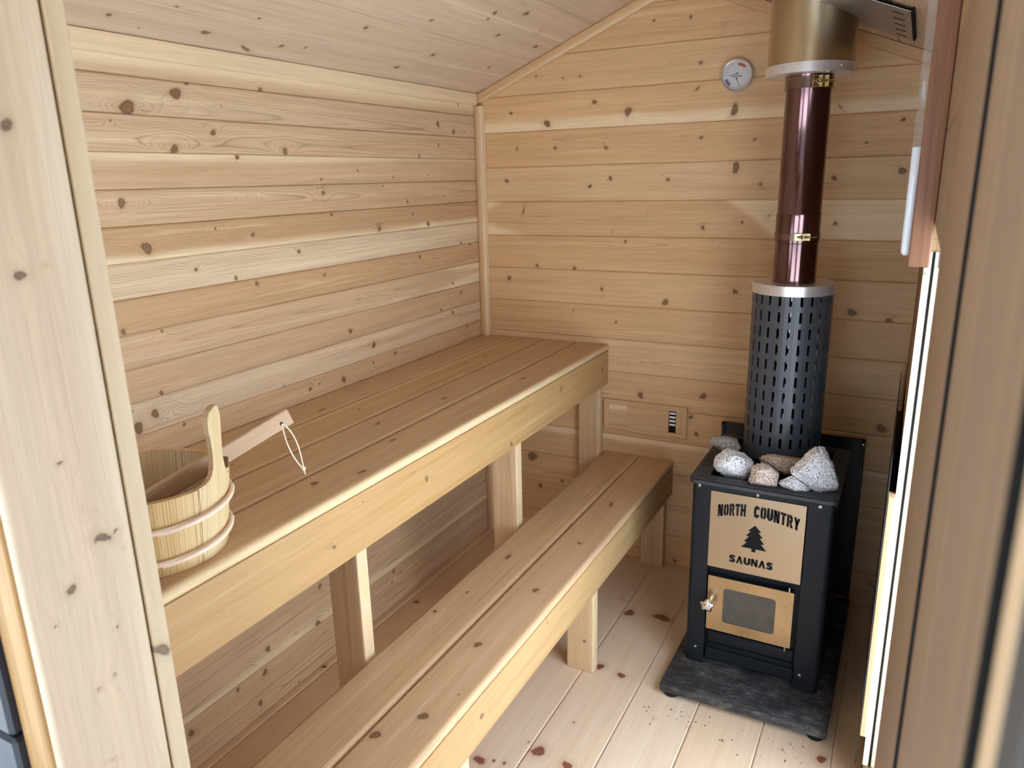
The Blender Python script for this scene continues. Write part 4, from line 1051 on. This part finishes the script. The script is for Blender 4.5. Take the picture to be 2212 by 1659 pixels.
# collar the flue stands on
bm = bmesh.new(); revolve(bm, [(.060, .62), (.128, .62), (.128, .6765), (.060, .6765), (.060, .62)], 40, 'Z', (1.2905, -.318, 0)); from_bm('flue_collar', bm, M_BLACK, t, 40)
# stone basin
bm = bmesh.new()
box(bm, 1.126, 1.130, -.612, -.236, .56, ZT - .0036); box(bm, 1.448, 1.452, -.612, -.236, .56, ZT - .0036)
box(bm, 1.130, 1.448, -.612, -.608, .56, ZT - .0036); box(bm, 1.130, 1.448, -.240, -.236, .56, ZT - .0036); box(bm, 1.126, 1.452, -.612, -.236, .625, .632)
from_bm('stone_basin', bm, M_BLACK, t)
# name plate
P0x, P1x, P0z, P1z = 1.1465, 1.4165, .3955, .6450
bm = bmesh.new(); box(bm, P0x, P1x, SY0 - .0022, SY0 - .0002, P0z, P1z, .0005, 1); plate = from_bm('name_plate', bm, M_STEEL, t, 40)
PW, PH = P1x - P0x, P1z - P0z

def stroke(pts, th):
    pts = [Vector((p[0], p[1])) for p in pts]; L = []; R = []
    for i, p in enumerate(pts):
        a = (p - pts[i - 1]).normalized() if i else None
        b = (pts[i + 1] - p).normalized() if i < len(pts) - 1 else None
        if a is None: d = b; k = 1
        elif b is None: d = a; k = 1
        else:
            d = (a + b).normalized(); k = 1 / max(.5, math.sqrt(max(.05, (1 + a.dot(b)) / 2)))
        nn = Vector((-d.y, d.x)) * th / 2 * k
        L.append(p + nn); R.append(p - nn)
    return [[L[i], L[i + 1], R[i + 1], R[i]] for i in range(len(pts) - 1)]
def arcp(cx, cy, rx, ry, a0, a1, n=10): return [(cx + rx * math.cos(math.radians(a0 + (a1 - a0) * i / n)), cy + ry * math.sin(math.radians(a0 + (a1 - a0) * i / n))) for i in range(n + 1)]
S_ = .25       # stroke of the condensed stencil capitals, unit height
def R4(x0, x1, y0, y1): return [[Vector((x0, y0)), Vector((x1, y0)), Vector((x1, y1)), Vector((x0, y1))]]
def Q4(*p): return [[Vector(q) for q in p]]
def halfring(cx, w, left, slit=.045):
    r = w / 2 - S_ / 2; x = cx
    if left: p = arcp(cx, 1 - w / 2, r, w / 2 - S_ * .45, 97, 180, 8) + arcp(cx, w / 2, r, w / 2 - S_ * .45, 180, 263, 8)
    else: p = arcp(cx, 1 - w / 2, r, w / 2 - S_ * .45, 83, 0, 8) + arcp(cx, w / 2, r, w / 2 - S_ * .45, 0, -83, 8)
    return stroke(p, S_)
GLY = {}
B_ = .245
GLY['N'] = (.62, R4(0, B_, 0, 1) + R4(.62 - B_, .62, 0, 1) + Q4((.06, 1), (.28, 1), (.56, 0), (.34, 0)))
GLY['O'] = (.62, halfring(.300, .58, True, .05) + halfring(.320, .58, False, .05))
GLY['R'] = (.62, R4(0, B_, 0, 1) + stroke([(.27, .885), (.36, .885)] + arcp(.36, .69, .13, .195, 90, -90, 8) + [(.27, .495)], .23) + Q4((.27, .45), (.47, .45), (.66, 0), (.40, 0)))
GLY['T'] = (.58, R4(0, .58, .79, 1) + R4(.165, .415, 0, .77))
GLY['H'] = (.62, R4(0, B_, 0, 1) + R4(.62 - B_, .62, 0, 1) + R4(B_, .62 - B_, .39, .61))
GLY['C'] = (.60, stroke(arcp(.30, .70, .175, .175, 5, 180, 10) + arcp(.30, .30, .175, .175, 180, 355, 10), S_))
GLY['U'] = (.62, stroke([(B_ / 2, 1), (B_ / 2, .30)] + arcp(.31, .30, .31 - B_ / 2, .18, 180, 360, 12) + [(.62 - B_ / 2, .30), (.62 - B_ / 2, 1)], B_))
GLY['Y'] = (.64, Q4((0, 1), (.25, 1), (.445, .45), (.20, .45)) + Q4((.39, 1), (.64, 1), (.445, .40), (.20, .40)) + R4(.195, .445, 0, .45))
GLY['A'] = (.90, Q4((.0, 0), (.29, 0), (.60, 1), (.33, 1)) + Q4((.90, 0), (.61, 0), (.30, 1), (.57, 1)))
GLY['S'] = (.78, stroke([(.74, .80)] + arcp(.54, .72, .14, .14, 50, 90, 4) + [(.28, .862)] + arcp(.27, .71, .13, .145, 95, 265, 9) + [(.32, .56), (.46, .45)] + arcp(.51, .285, .135, .155, 85, -90, 9) + [(.28, .138)] + [(.04, .19)], .27))
GLY['n'] = (.84, R4(0, .27, 0, 1) + R4(.57, .84, 0, 1) + Q4((.0, 1), (.30, 1), (.84, 0), (.54, 0)))
GLY['u'] = (.82, stroke([(.135, 1), (.135, .34)] + arcp(.41, .34, .275, .205, 180, 360, 12) + [(.685, .34), (.685, 1)], .27))
def put(bm, polys, fn, th=.0005):
    for p in polys:
        pts = [fn(q) for q in p]
        area = sum(pts[i][0] * pts[(i + 1) % len(pts)][1] - pts[(i + 1) % len(pts)][0] * pts[i][1] for i in range(len(pts)))
        if area < 0: pts = pts[::-1]
        y = SY0 - .0023
        lo = [bm.verts.new((a, y, b)) for a, b in pts]; hi = [bm.verts.new((a, y - th, b)) for a, b in pts]
        bm.faces.new(hi); n = len(pts)
        for i in range(n): bm.faces.new((lo[i], lo[(i + 1) % n], hi[(i + 1) % n], hi[i]))
def arch_word(word, x0, x1, H):
    gap = .075; tot = sum(GLY[c][0] for c in word) + gap * (len(word) - 1)
    sx = (x1 - x0) * PW / tot; x = 0
    for c in word:
        bm = bmesh.new()
        def fn(q):
            X = P0x + x0 * PW + (x + q[0]) * sx
            k = (X - (P0x + P1x) / 2 - .002) / (PW / 2)
            return (X, P1z - .0245 - .0235 * k * k - H * (1 - q[1]))
        put(bm, GLY[c][1], fn)
        from_bm('letter', bm, M_INK, plate); x += GLY[c][0] + gap
arch_word('NORTH', .085, .385, .0385); arch_word('COUNTRY', .470, .945, .0385)
x = 0; word = 'SAunAS'; adv = [GLY[c][0] for c in word]; gap = .10
tot = sum(adv) - gap * 0 + .10 * 5; sx = (.705 - .238) * PW / tot
for c, w in zip(word, adv):
    bm = bmesh.new(); put(bm, GLY[c][1], lambda q: (P0x + .238 * PW + (x + q[0]) * sx, P0z + .0285 + .0240 * q[1])); from_bm('letter', bm, M_INK, plate); x += w + .10
# pine tree emblem
tx = P0x + .492 * PW; tz1 = P1z - .088; tw = .0365
half = [(0, 0), (.55, .235), (.32, .245), (.78, .44), (.45, .455), (.98, .70) if False else (.70, .44), (.42, .45), (.82, .66), (.52, .675), (1.0, .885), (.17, .885), (.17, 1.0)]
half = [(0, 0), (.52, .23), (.30, .24), (.66, .43), (.42, .445), (.80, .65), (.55, .665), (1.0, .885), (.16, .885), (.16, 1.0)]
bm = bmesh.new(); TH_ = .086
for (a0, b0), (a1, b1) in zip(half, half[1:]):
    if abs(b1 - b0) < 1e-6: continue
    put(bm, [[Vector((-a0, b0)), Vector((a0 + 1e-4, b0)), Vector((a1, b1)), Vector((-a1 - 1e-4, b1))]], lambda q: (tx + q[0] * tw, tz1 - q[1] * TH_))
from_bm('tree_emblem', bm, M_INK, plate)
# door
D0x, D1x, D0z, D1z = 1.1525, 1.4035, .1800, .3660
dy = SY0 - .004
me = curve_plate([rrect(D0x, D1x, D0z, D1z, .003, 2), rrect(1.2005, 1.3545, .2140, .3320, .010, 5)], .004, Matrix.Translation((0, dy, 0)) @ FRONT)
door = link('door', me, M_DOORST, t)
bm = bmesh.new(); box(bm, D0x + .002, D1x - .002, dy + .0021, SY0 + .020, D0z + .002, D1z - .002); from_bm('door_lining', bm, M_BLACK, door)
bm = bmesh.new(); box(bm, 1.199, 1.356, dy - .0005, dy + .0015, .2125, .3335); from_bm('door_glass', bm, M_SOOTY, door)
for x, z_ in ((1.182, .318), (1.181, .243), (1.379, .312), (1.376, .236)):
    bm = bmesh.new(); revolve(bm, [(0, .0022), (.0022, .0018), (.0034, 0)], 12, 'Y', (x, dy - .002, z_)); from_bm('rivet', bm, M_SCREW, door, 40)
for z_ in (D1z + .006, D0z - .005):
    bm = bmesh.new(); revolve(bm, [(0, -.008), (.0032, -.008), (.0032, .008), (0, .008)], 12, 'Z', (1.389, dy + .002, z_)); from_bm('hinge_pin', bm, M_SCREW, door, 40)
# five-lobed chrome knob on its spindle
bm = bmesh.new(); b2 = bmesh.new(); bmesh.ops.create_uvsphere(b2, u_segments=50, v_segments=24, radius=1)
for v in b2.verts:
    an = math.atan2(v.co.y, v.co.x); rr = math.hypot(v.co.x, v.co.y)
    k = 1.12 + .20 * math.cos(5 * an) * rr ** 3
    v.co = Vector((v.co.x * k * .0175, v.co.y * k * .0175, v.co.z * .0105))
merge(bm, b2, Matrix.Translation((1.160, dy - .036, .280)) @ Matrix.Rotation(PI / 2, 4, 'X') @ Matrix.Rotation(.3, 4, 'Z'))
revolve(bm, [(.0055, 0), (.0055, .016), (.0090, .022), (.0095, .028)], 20, 'Y', (1.160, dy - .002, .280))
from_bm('door_knob', bm, M_CHROME, door, 60)
# ash drawer
bm = bmesh.new(); box(bm, 1.156, 1.412, SY0 + .014, SY0 + .05, .100, .166, .003, 2); box(bm, 1.156, 1.412, SY0 + .004, SY0 + .016, .119, .1225, .0015, 1); box(bm, 1.156, 1.412, SY0 + .006, SY0 + .016, .158, .166, .002, 1)
from_bm('ash_drawer', bm, M_BLACK, t, 40)
bm = bmesh.new(); box(bm, 1.150, 1.418, SY0 + .022, SY0 + .026, .070, .40); box(bm, 1.150, 1.418, SY0 + .012, SY0 + .05, .060, .098, .002, 1); from_bm('front_recess', bm, M_BLACK, t)
for x, z_ in ((1.1105, .655), (1.2800, .6535), (1.4500, .6505), (1.1215, .0990), (1.4370, .0950)):
    bm = bmesh.new(); revolve(bm, [(.0016, .0022), (.0018, .0036), (.0045, .0030), (.0062, .0008), (.0062, 0)], 18, 'Y', (x, SY0, z_)); from_bm('screw_head', bm, M_SCREW, t, 40)
for y, z_ in ((-.40, .655), (-.625, .650)):
    bm = bmesh.new(); revolve(bm, [(0, .0030), (.0040, .0026), (.0055, 0)], 14, 'X', (SX1, y, z_)); from_bm('screw_head', bm, M_SCREW, t, 40)

# ================================================================== flue
AX, AY = 1.2905, -.318
t = empty('stove_pipe', (AX, AY, .64)); 
tag(t, 'stove flue with perforated black guard, brown pipe and steel ceiling sleeve', 'flue pipe')
Cc = (AX, AY, 0)
def lathe(name, prof, mat, par=t, n=64, sm=35, c=Cc):
    bm = bmesh.new(); revolve(bm, prof, n, 'Z', c); return from_bm(name, bm, mat, par, sm)
PR = .0625
lathe('flue', [(PR, .6775), (PR, 1.352), (PR + .0016, 1.354), (PR + .0016, 1.432), (PR + .0024, 1.437), (PR, 1.441), (PR, 1.780), (PR + .0014, 1.783), (PR + .0014, 1.90), (PR - .004, 1.90), (PR - .004, .6775)], M_PIPE)
# perforated guard: slots cut cell by cell
GR, GZ0, GZ1 = .1180, .6775, 1.206
def guard():
    nc, nr = 24, 10; cz = .0495; z_top = GZ1 - .004
    bm = bmesh.new(); ca_ = 2 * PI / nc; cache = {}
    def V(a, z_):
        k = (round(a / ca_ * 1000) % (nc * 1000), round(z_ * 1e6))
        if k not in cache: cache[k] = bm.verts.new((GR * math.cos(a), GR * math.sin(a), z_))
        return cache[k]
    sw, sh = .0078 / GR / 2, .0330 / 2
    for c in range(nc):
        a = c * ca_ + .10
        ae = [a - ca_ / 2, a - ca_ / 4, a, a + ca_ / 4, a + ca_ / 2]
        for r in range(nr):
            zc = 1.190 - cz * r
            z0, z1 = zc - cz / 2, zc + cz / 2
            rr = sw * GR
            inner = []
            for cx_, cz_, q0 in ((0, sh - rr, 0), (0, -(sh - rr), 180)):
                for i in range(7):
                    q = math.radians(q0 + 180 * i / 6)
                    inner.append(V(a + rr * math.cos(q) / GR, zc + cz_ + rr * math.sin(q)))
            outer = [V(ae[4], zc), V(ae[4], z1), V(ae[3], z1), V(ae[2], z1), V(ae[1], z1), V(ae[0], z1), V(ae[0], zc),
                     V(ae[0], zc), V(ae[0], z0), V(ae[1], z0), V(ae[2], z0), V(ae[3], z0), V(ae[4], z0), V(ae[4], zc)]
            for i in range(14):
                j = (i + 1) % 14
                f = [outer[i], outer[j], inner[j], inner[i]]
                g = []
                for v in f:
                    if v not in g: g.append(v)
                if len(g) >= 3:
                    try: bm.faces.new(g)
                    except ValueError: pass
        zb = 1.190 - cz * (nr - .5)
        for i in range(4):
            try: bm.faces.new((V(ae[i], GZ0), V(ae[i + 1], GZ0), V(ae[i + 1], zb), V(ae[i], zb)))
            except ValueError: pass
    bmesh.ops.recalc_face_normals(bm, faces=bm.faces)
    for v in bm.verts: v.co += Vector(Cc)
    o = from_bm('pipe_guard', bm, M_GUARD, t)
    md = o.modifiers.new('sheet', 'SOLIDIFY'); md.thickness = .0016; md.offset = -1
    return o
guard()
lathe('guard_cap', [(PR + .001, 1.2345), (GR + .0015, 1.2345), (GR + .003, 1.233), (GR + .003, 1.2035), (GR + .0012, 1.2035), (GR + .0012, 1.232), (PR + .001, 1.232)], M_ALU)
for an in (-2.02, -.98, .1, 1.2, 2.3, 3.3):
    p = Vector((AX + (GR + .003) * math.cos(an), AY + (GR + .003) * math.sin(an), 1.219))
    bm = bmesh.new(); b2 = bmesh.new(); bmesh.ops.create_uvsphere(b2, u_segments=12, v_segments=8, radius=.0035); merge(bm, b2, Matrix.Translation(p)); from_bm('screw_head', bm, M_SCREW, t, 60)
def clamp(z0, z1, an, size):
    R = PR + .0020
    o = lathe('clamp', [(R, z0), (R + .0012, z0 + .0008), (R + .0012, z1 - .0008), (R, z1)], M_BAND)
    M = Matrix.Translation((AX, AY, 0)) @ Matrix.Rotation(an, 4, 'Z')
    h = (z1 - z0); zc = (z0 + z1) / 2
    bm = bmesh.new(); b2 = bmesh.new()
    box(b2, R, R + .014, -.0015, .0015, zc - h * .5, zc + h * .5, .0005, 1)
    box(b2, R, R + .014, .0165, .0195, zc - h * .5, zc + h * .5, .0005, 1)
    box(b2, R, R + .004, -.024, .020, zc - h * .5, zc + h * .5, .001, 1)
    merge(bm, b2, M); from_bm('clamp_lug', bm, M_CLAMP, o, 40)
    bm = bmesh.new(); b2 = bmesh.new()
    tube(b2, [(R + .009, -.016, zc), (R + .009, .038, zc)], .0028 * size, 12)
    merge(bm, b2, M)
    b3 = bmesh.new(); revolve(b3, [(0, 0), (.0064 * size, 0), (.0064 * size, .0055), (0, .0055)], 6, 'Y', (R + .009, -.0015, zc)); bn = bmesh.new(); merge(bn, b3, M); from_bm('clamp_nut', bn, M_CLAMP, o, 30)
    from_bm('clamp_bolt', bm, M_CLAMP, o, 30)
clamp(1.362, 1.384, -1.22, 1.0); clamp(1.786, 1.818, -.98, 1.15)
SR = .1165
lathe('ceiling_sleeve', [(SR, 1.846), (SR, 2.30), (SR - .002, 2.30), (SR - .002, 1.846)], M_SLEEVE)
ring = lathe('sleeve_ring', [(PR + .004, 1.822), (SR + .0022, 1.822), (SR + .0035, 1.8235), (SR + .0035, 1.8485), (SR, 1.8485), (SR, 1.8245), (PR + .004, 1.8245)], M_ALU)
for an in (-2.05, -.72, .5, 1.8, 3.1):
    p = Vector((AX + (SR + .0035) * math.cos(an), AY + (SR + .0035) * math.sin(an), 1.836))
    bm = bmesh.new(); b2 = bmesh.new(); bmesh.ops.create_uvsphere(b2, u_segments=12, v_segments=8, radius=.0040); merge(bm, b2, Matrix.Translation(p)); from_bm('ring_screw', bm, M_SCREW, ring, 60)

# ceiling plate round the flue, fixed to the right-hand slope
def on_slope(x, y, d): return Vector((x - sa_ * d, y, roof(x) - ca * d))
bm = bmesh.new(); xa, xb, ya, yb = 1.052, 1.547, -.675, -.060 - .165
lo = [on_slope(x, y, .010) for x, y in ((xa, ya), (xb, ya), (xb, yb), (xa, yb))]; hi = [on_slope(x, y, .012) for x, y in ((xa, ya), (xb, ya), (xb, yb), (xa, yb))]
A = [bm.verts.new(p) for p in lo]; B = [bm.verts.new(p) for p in hi]
bm.faces.new(A); bm.faces.new(B[::-1])
for i in range(4): bm.faces.new((A[i], B[i], B[(i + 1) % 4], A[(i + 1) % 4]))
bmesh.ops.recalc_face_normals(bm, faces=bm.faces)
t = empty('ceiling_plate', on_slope(1.30, -.4, .01)); tag(t, 'grey galvanised metal plate on the ceiling around the steel flue sleeve', 'metal plate')
from_bm('plate', bm, M_FLASH, t)
bm = bmesh.new()
b2 = bmesh.new(); box(b2, 0, xb - xa, ya, yb, 0, .009); 
bx_ = [on_slope(xb, ya, 0), on_slope(xb, yb, 0)]
A = [bm.verts.new(p) for p in (on_slope(xb + .004, ya, .0005), on_slope(xb + .004, yb + .01, .0005), on_slope(xb + .004, yb + .01, .011), on_slope(xb + .004, ya, .011))]
B = [bm.verts.new(p) for p in (on_slope(xb, ya, .0005), on_slope(xb, yb + .01, .0005), on_slope(xb, yb + .01, .011), on_slope(xb, ya, .011))]
b2.free()
bm.faces.new(A); bm.faces.new(B[::-1])
for i in range(4): bm.faces.new((A[i], B[i], B[(i + 1) % 4], A[(i + 1) % 4]))
bmesh.ops.recalc_face_normals(bm, faces=bm.faces)
from_bm('edge_strip', bm, M_INK, t)
for k in range(5):
    p = on_slope(xb - .028, ya + .06 + .085 * k, .0125)
    bm = bmesh.new(); b2 = bmesh.new(); box(b2, -.014, .014, -.0022, .0022, -.0006, .0006)
    merge(bm, b2, Matrix.Translation(p) @ Matrix.Rotation(al, 4, 'Y')); from_bm('vent_slit', bm, M_INK, t)

# ================================================================== stones on the stove
ER = Vector((.8834, .468, -.0224)); EU = Vector((-.1055, .2453, .9637)); EF = Vector((-.4565, .8490, -.2661))
def rock(c, sil, depth, mat, label, seed, rough=.06):
    rng = random.Random(seed)
    c = Vector(c); b = bmesh.new()
    for x, y in sil:
        b.verts.new(Vector((x, y, rng.uniform(-.15, .15) * depth)))
    cxm = sum(p[0] for p in sil) / len(sil); cym = sum(p[1] for p in sil) / len(sil)
    for sg in (-1, 1):
        for i, (x, y) in enumerate(sil):
            k = rng.uniform(.50, .80)
            b.verts.new(Vector((cxm + (x - cxm) * k, cym + (y - cym) * k, sg * depth * rng.uniform(.75, 1.0))))
    r = bmesh.ops.convex_hull(b, input=b.verts)
    bmesh.ops.delete(b, geom=list({g for g in r['geom_interior'] + r['geom_unused'] if isinstance(g, bmesh.types.BMVert)}), context='VERTS')
    bmesh.ops.bevel(b, geom=list(b.edges), offset=.0035, segments=2, affect='EDGES')
    bmesh.ops.triangulate(b, faces=b.faces)
    for _ in range(3):
        long = [e for e in b.edges if e.calc_length() > .0055]
        if long: bmesh.ops.subdivide_edges(b, edges=long, cuts=1)
        bmesh.ops.triangulate(b, faces=[f for f in b.faces if len(f.verts) > 3])
    b.normal_update()
    sz = max(max(abs(p[0]), abs(p[1])) for p in sil)
    off = Vector((seed * 3.1, seed * 1.7, 0))
    nv = [(v, v.normal.copy(), v.co.copy()) for v in b.verts]
    for v, nn, co in nv:
        d = mnoise.noise(co * 26 + off) * .0042 + mnoise.noise(co * 75 + off) * .0020 + mnoise.noise(co * 190 + off) * .0008
        v.co = co + nn * d
    M = Matrix(((ER.x, EU.x, EF.x, c.x), (ER.y, EU.y, EF.y, c.y), (ER.z, EU.z, EF.z, c.z), (0, 0, 0, 1)))
    b.transform(M)
    if b.faces and M.determinant() < 0: bmesh.ops.reverse_faces(b, faces=b.faces)
    lowest = min(v.co.z for v in b.verts)
    o = empty('sauna_stone', (c.x, c.y, lowest))
    bpy.data.objects.remove(o)
    o = from_bm('sauna_stone', b, mat, None, 40)
    tag(o, label, 'stone', 'granite stones on the stove')
    return o
q = .00158
def px(l, ox, oy): return [((x - ox) * q, -(y - oy) * q) for x, y in l]
rock((1.186, -.545, .697), px([(1541, 1003), (1549, 985), (1570, 972), (1600, 978), (1623, 995), (1618, 1018), (1608, 1036), (1577, 1031), (1553, 1020)], 1583, 1003), .046, G_WHITE, 'large rounded white granite stone at the front left of the stove top', 3)
rock((1.135, -.440, .718), px([(1535, 958), (1548, 948), (1572, 946), (1592, 953), (1606, 972), (1596, 984), (1570, 984), (1550, 972)], 1570, 966), .036, G_GREY, 'darker grey flat granite stone at the back left, leaning over the rim', 7)
rock((1.288, -.598, .697), px([(1613, 1036), (1622, 1002), (1634, 994), (1652, 1000), (1675, 1019), (1666, 1047), (1640, 1044)], 1645, 1022), .034, G_PINK, 'small blocky pinkish granite stone at the front middle', 11)
rock((1.322, -.485, .697), px([(1632, 985), (1646, 976), (1672, 978), (1724, 985), (1727, 996), (1712, 1014), (1684, 1018), (1660, 1006)], 1682, 997), .036, G_TAN, 'long tan stained granite stone in front of the perforated guard', 13)
rock((1.426, -.570, .723), px([(1706, 1021), (1714, 1010), (1748, 980), (1760, 974), (1774, 978), (1788, 1010), (1801, 1052), (1794, 1062), (1762, 1063), (1735, 1046)], 1757, 1022), .034, G_WHITE, 'big triangular white granite stone at the right of the stove top', 17)
rock((1.372, -.604, .687), px([(1673, 1034), (1704, 1022), (1725, 1036), (1742, 1055), (1710, 1058), (1690, 1050)], 1706, 1040), .028, G_WHITE, 'small pale granite stone wedged under the big triangular stone', 19)

# ================================================================== bark crumbs on the floor by the hearth
rng = random.Random(4); bm = bmesh.new()
for k in range(34):
    x = rng.uniform(1.02, 1.50); y = -.83 - abs(rng.gauss(0, .07)); L_ = rng.uniform(.002, .007) * (1 if k % 6 else 1.6)
    b2 = bmesh.new(); box(b2, -L_ / 2, L_ / 2, -L_ * .16, L_ * .16, .0001, .0012)
    merge(bm, b2, Matrix.Translation((x, y, 0)) @ Matrix.Rotation(rng.uniform(0, 3.14), 4, 'Z'))
tag(from_bm('bark_crumbs', bm, plain('dark_bark', srgb('#6a5040'), rough=.9)), 'scattered dark bark crumbs on the floor in front of the hearth slab', 'crumbs', kind='stuff')

# ================================================================== camera
cam = bpy.data.cameras.new('camera'); co = bpy.data.objects.new('camera', cam); COL.objects.link(co)
r_, u_, f_ = (.88345154, .46798711, -.02239298), (-.10552405, .24531681, .96368269), (-.45648445, .84900396, -.26610941)
co.matrix_world = Matrix(((r_[0], u_[0], -f_[0], 1.60352), (r_[1], u_[1], -f_[1], -2.74470), (r_[2], u_[2], -f_[2], 1.55881), (0, 0, 0, 1)))
cam.sensor_width = 36; cam.lens = 1608.03 / 2212 * 36; cam.clip_start = .01; cam.clip_end = 200
cam.dof.use_dof = True; cam.dof.focus_distance = 2.1; cam.dof.aperture_fstop = cam.lens / 3.0
sc.camera = co

# ================================================================== light: daylight from outside
w = bpy.data.worlds.new('daylight'); sc.world = w; w.use_nodes = True
nt = w.node_tree; nt.nodes.clear()
ou = nt.nodes.new('ShaderNodeOutputWorld'); bg = nt.nodes.new('ShaderNodeBackground'); nt.links.new(bg.outputs[0], ou.inputs[0])
tc = nt.nodes.new('ShaderNodeTexCoord'); sx = nt.nodes.new('ShaderNodeSeparateXYZ'); nt.links.new(tc.outputs['Generated'], sx.inputs[0])
rp = nt.nodes.new('ShaderNodeValToRGB'); nt.links.new(sx.outputs[2], rp.inputs[0])
e = rp.color_ramp.elements; e[0].position = 0.0; e[0].color = (.90, .97, 1.05, 1); e[1].position = .8; e[1].color = (.68, .82, 1.06, 1)
# hazy sky, with a bright lobe added on the window side for more light
dt = nt.nodes.new('ShaderNodeVectorMath'); dt.operation = 'DOT_PRODUCT'; nt.links.new(tc.outputs['Generated'], dt.inputs[0]); dt.inputs[1].default_value = Vector((.88, -.15, .50)).normalized()
gl_ = nt.nodes.new('ShaderNodeMapRange'); gl_.interpolation_type = 'SMOOTHSTEP'; nt.links.new(dt.outputs['Value'], gl_.inputs[0])
for i_, v_ in ((1, .15), (2, 1.0), (3, SKY0), (4, SKY1)): gl_.inputs[i_].default_value = v_
nt.links.new(gl_.outputs[0], bg.inputs['Strength']); nt.links.new(rp.outputs[0], bg.inputs[0])
sun = bpy.data.lights.new('sun', 'SUN'); sun.energy = SUN; sun.angle = .02; sun.color = (.90, .97, 1.0)
so = bpy.data.objects.new('sun', sun); so.location = (0, 4, 4); COL.objects.link(so)
so.rotation_euler = Vector((-.12, .74, .66)).to_track_quat('Z', 'Y').to_euler()
def portal(name, loc, rot, sx_, sy_):
    L = bpy.data.lights.new(name, 'AREA'); L.shape = 'RECTANGLE'; L.size = sx_; L.size_y = sy_; L.cycles.is_portal = True
    o = bpy.data.objects.new(name, L); o.location = loc; o.rotation_euler = rot; COL.objects.link(o)
portal('window_portal', (1.735, -1.38, .865), (0, PI / 2, 0), 1.24, 1.02)
portal('front_window_portal', (.43, -2.46, 1.41), (PI / 2, 0, 0), .52, .72)
portal('door_portal', (1.26, -2.46, .98), (PI / 2, 0, 0), .74, 1.98)
sc.view_settings.view_transform = 'Standard'; sc.view_settings.look = 'None'; sc.view_settings.gamma = 1.0
sc.view_settings.use_curve_mapping = False
sc.view_settings.exposure = EXPO
sc.cycles.use_denoising = True
sc.cycles.max_bounces = 10; sc.cycles.diffuse_bounces = 7; sc.cycles.glossy_bounces = 5; sc.cycles.transparent_max_bounces = 12
sc.cycles.sample_clamp_indirect = 8
sc.cycles.caustics_reflective = False; sc.cycles.caustics_refractive = False
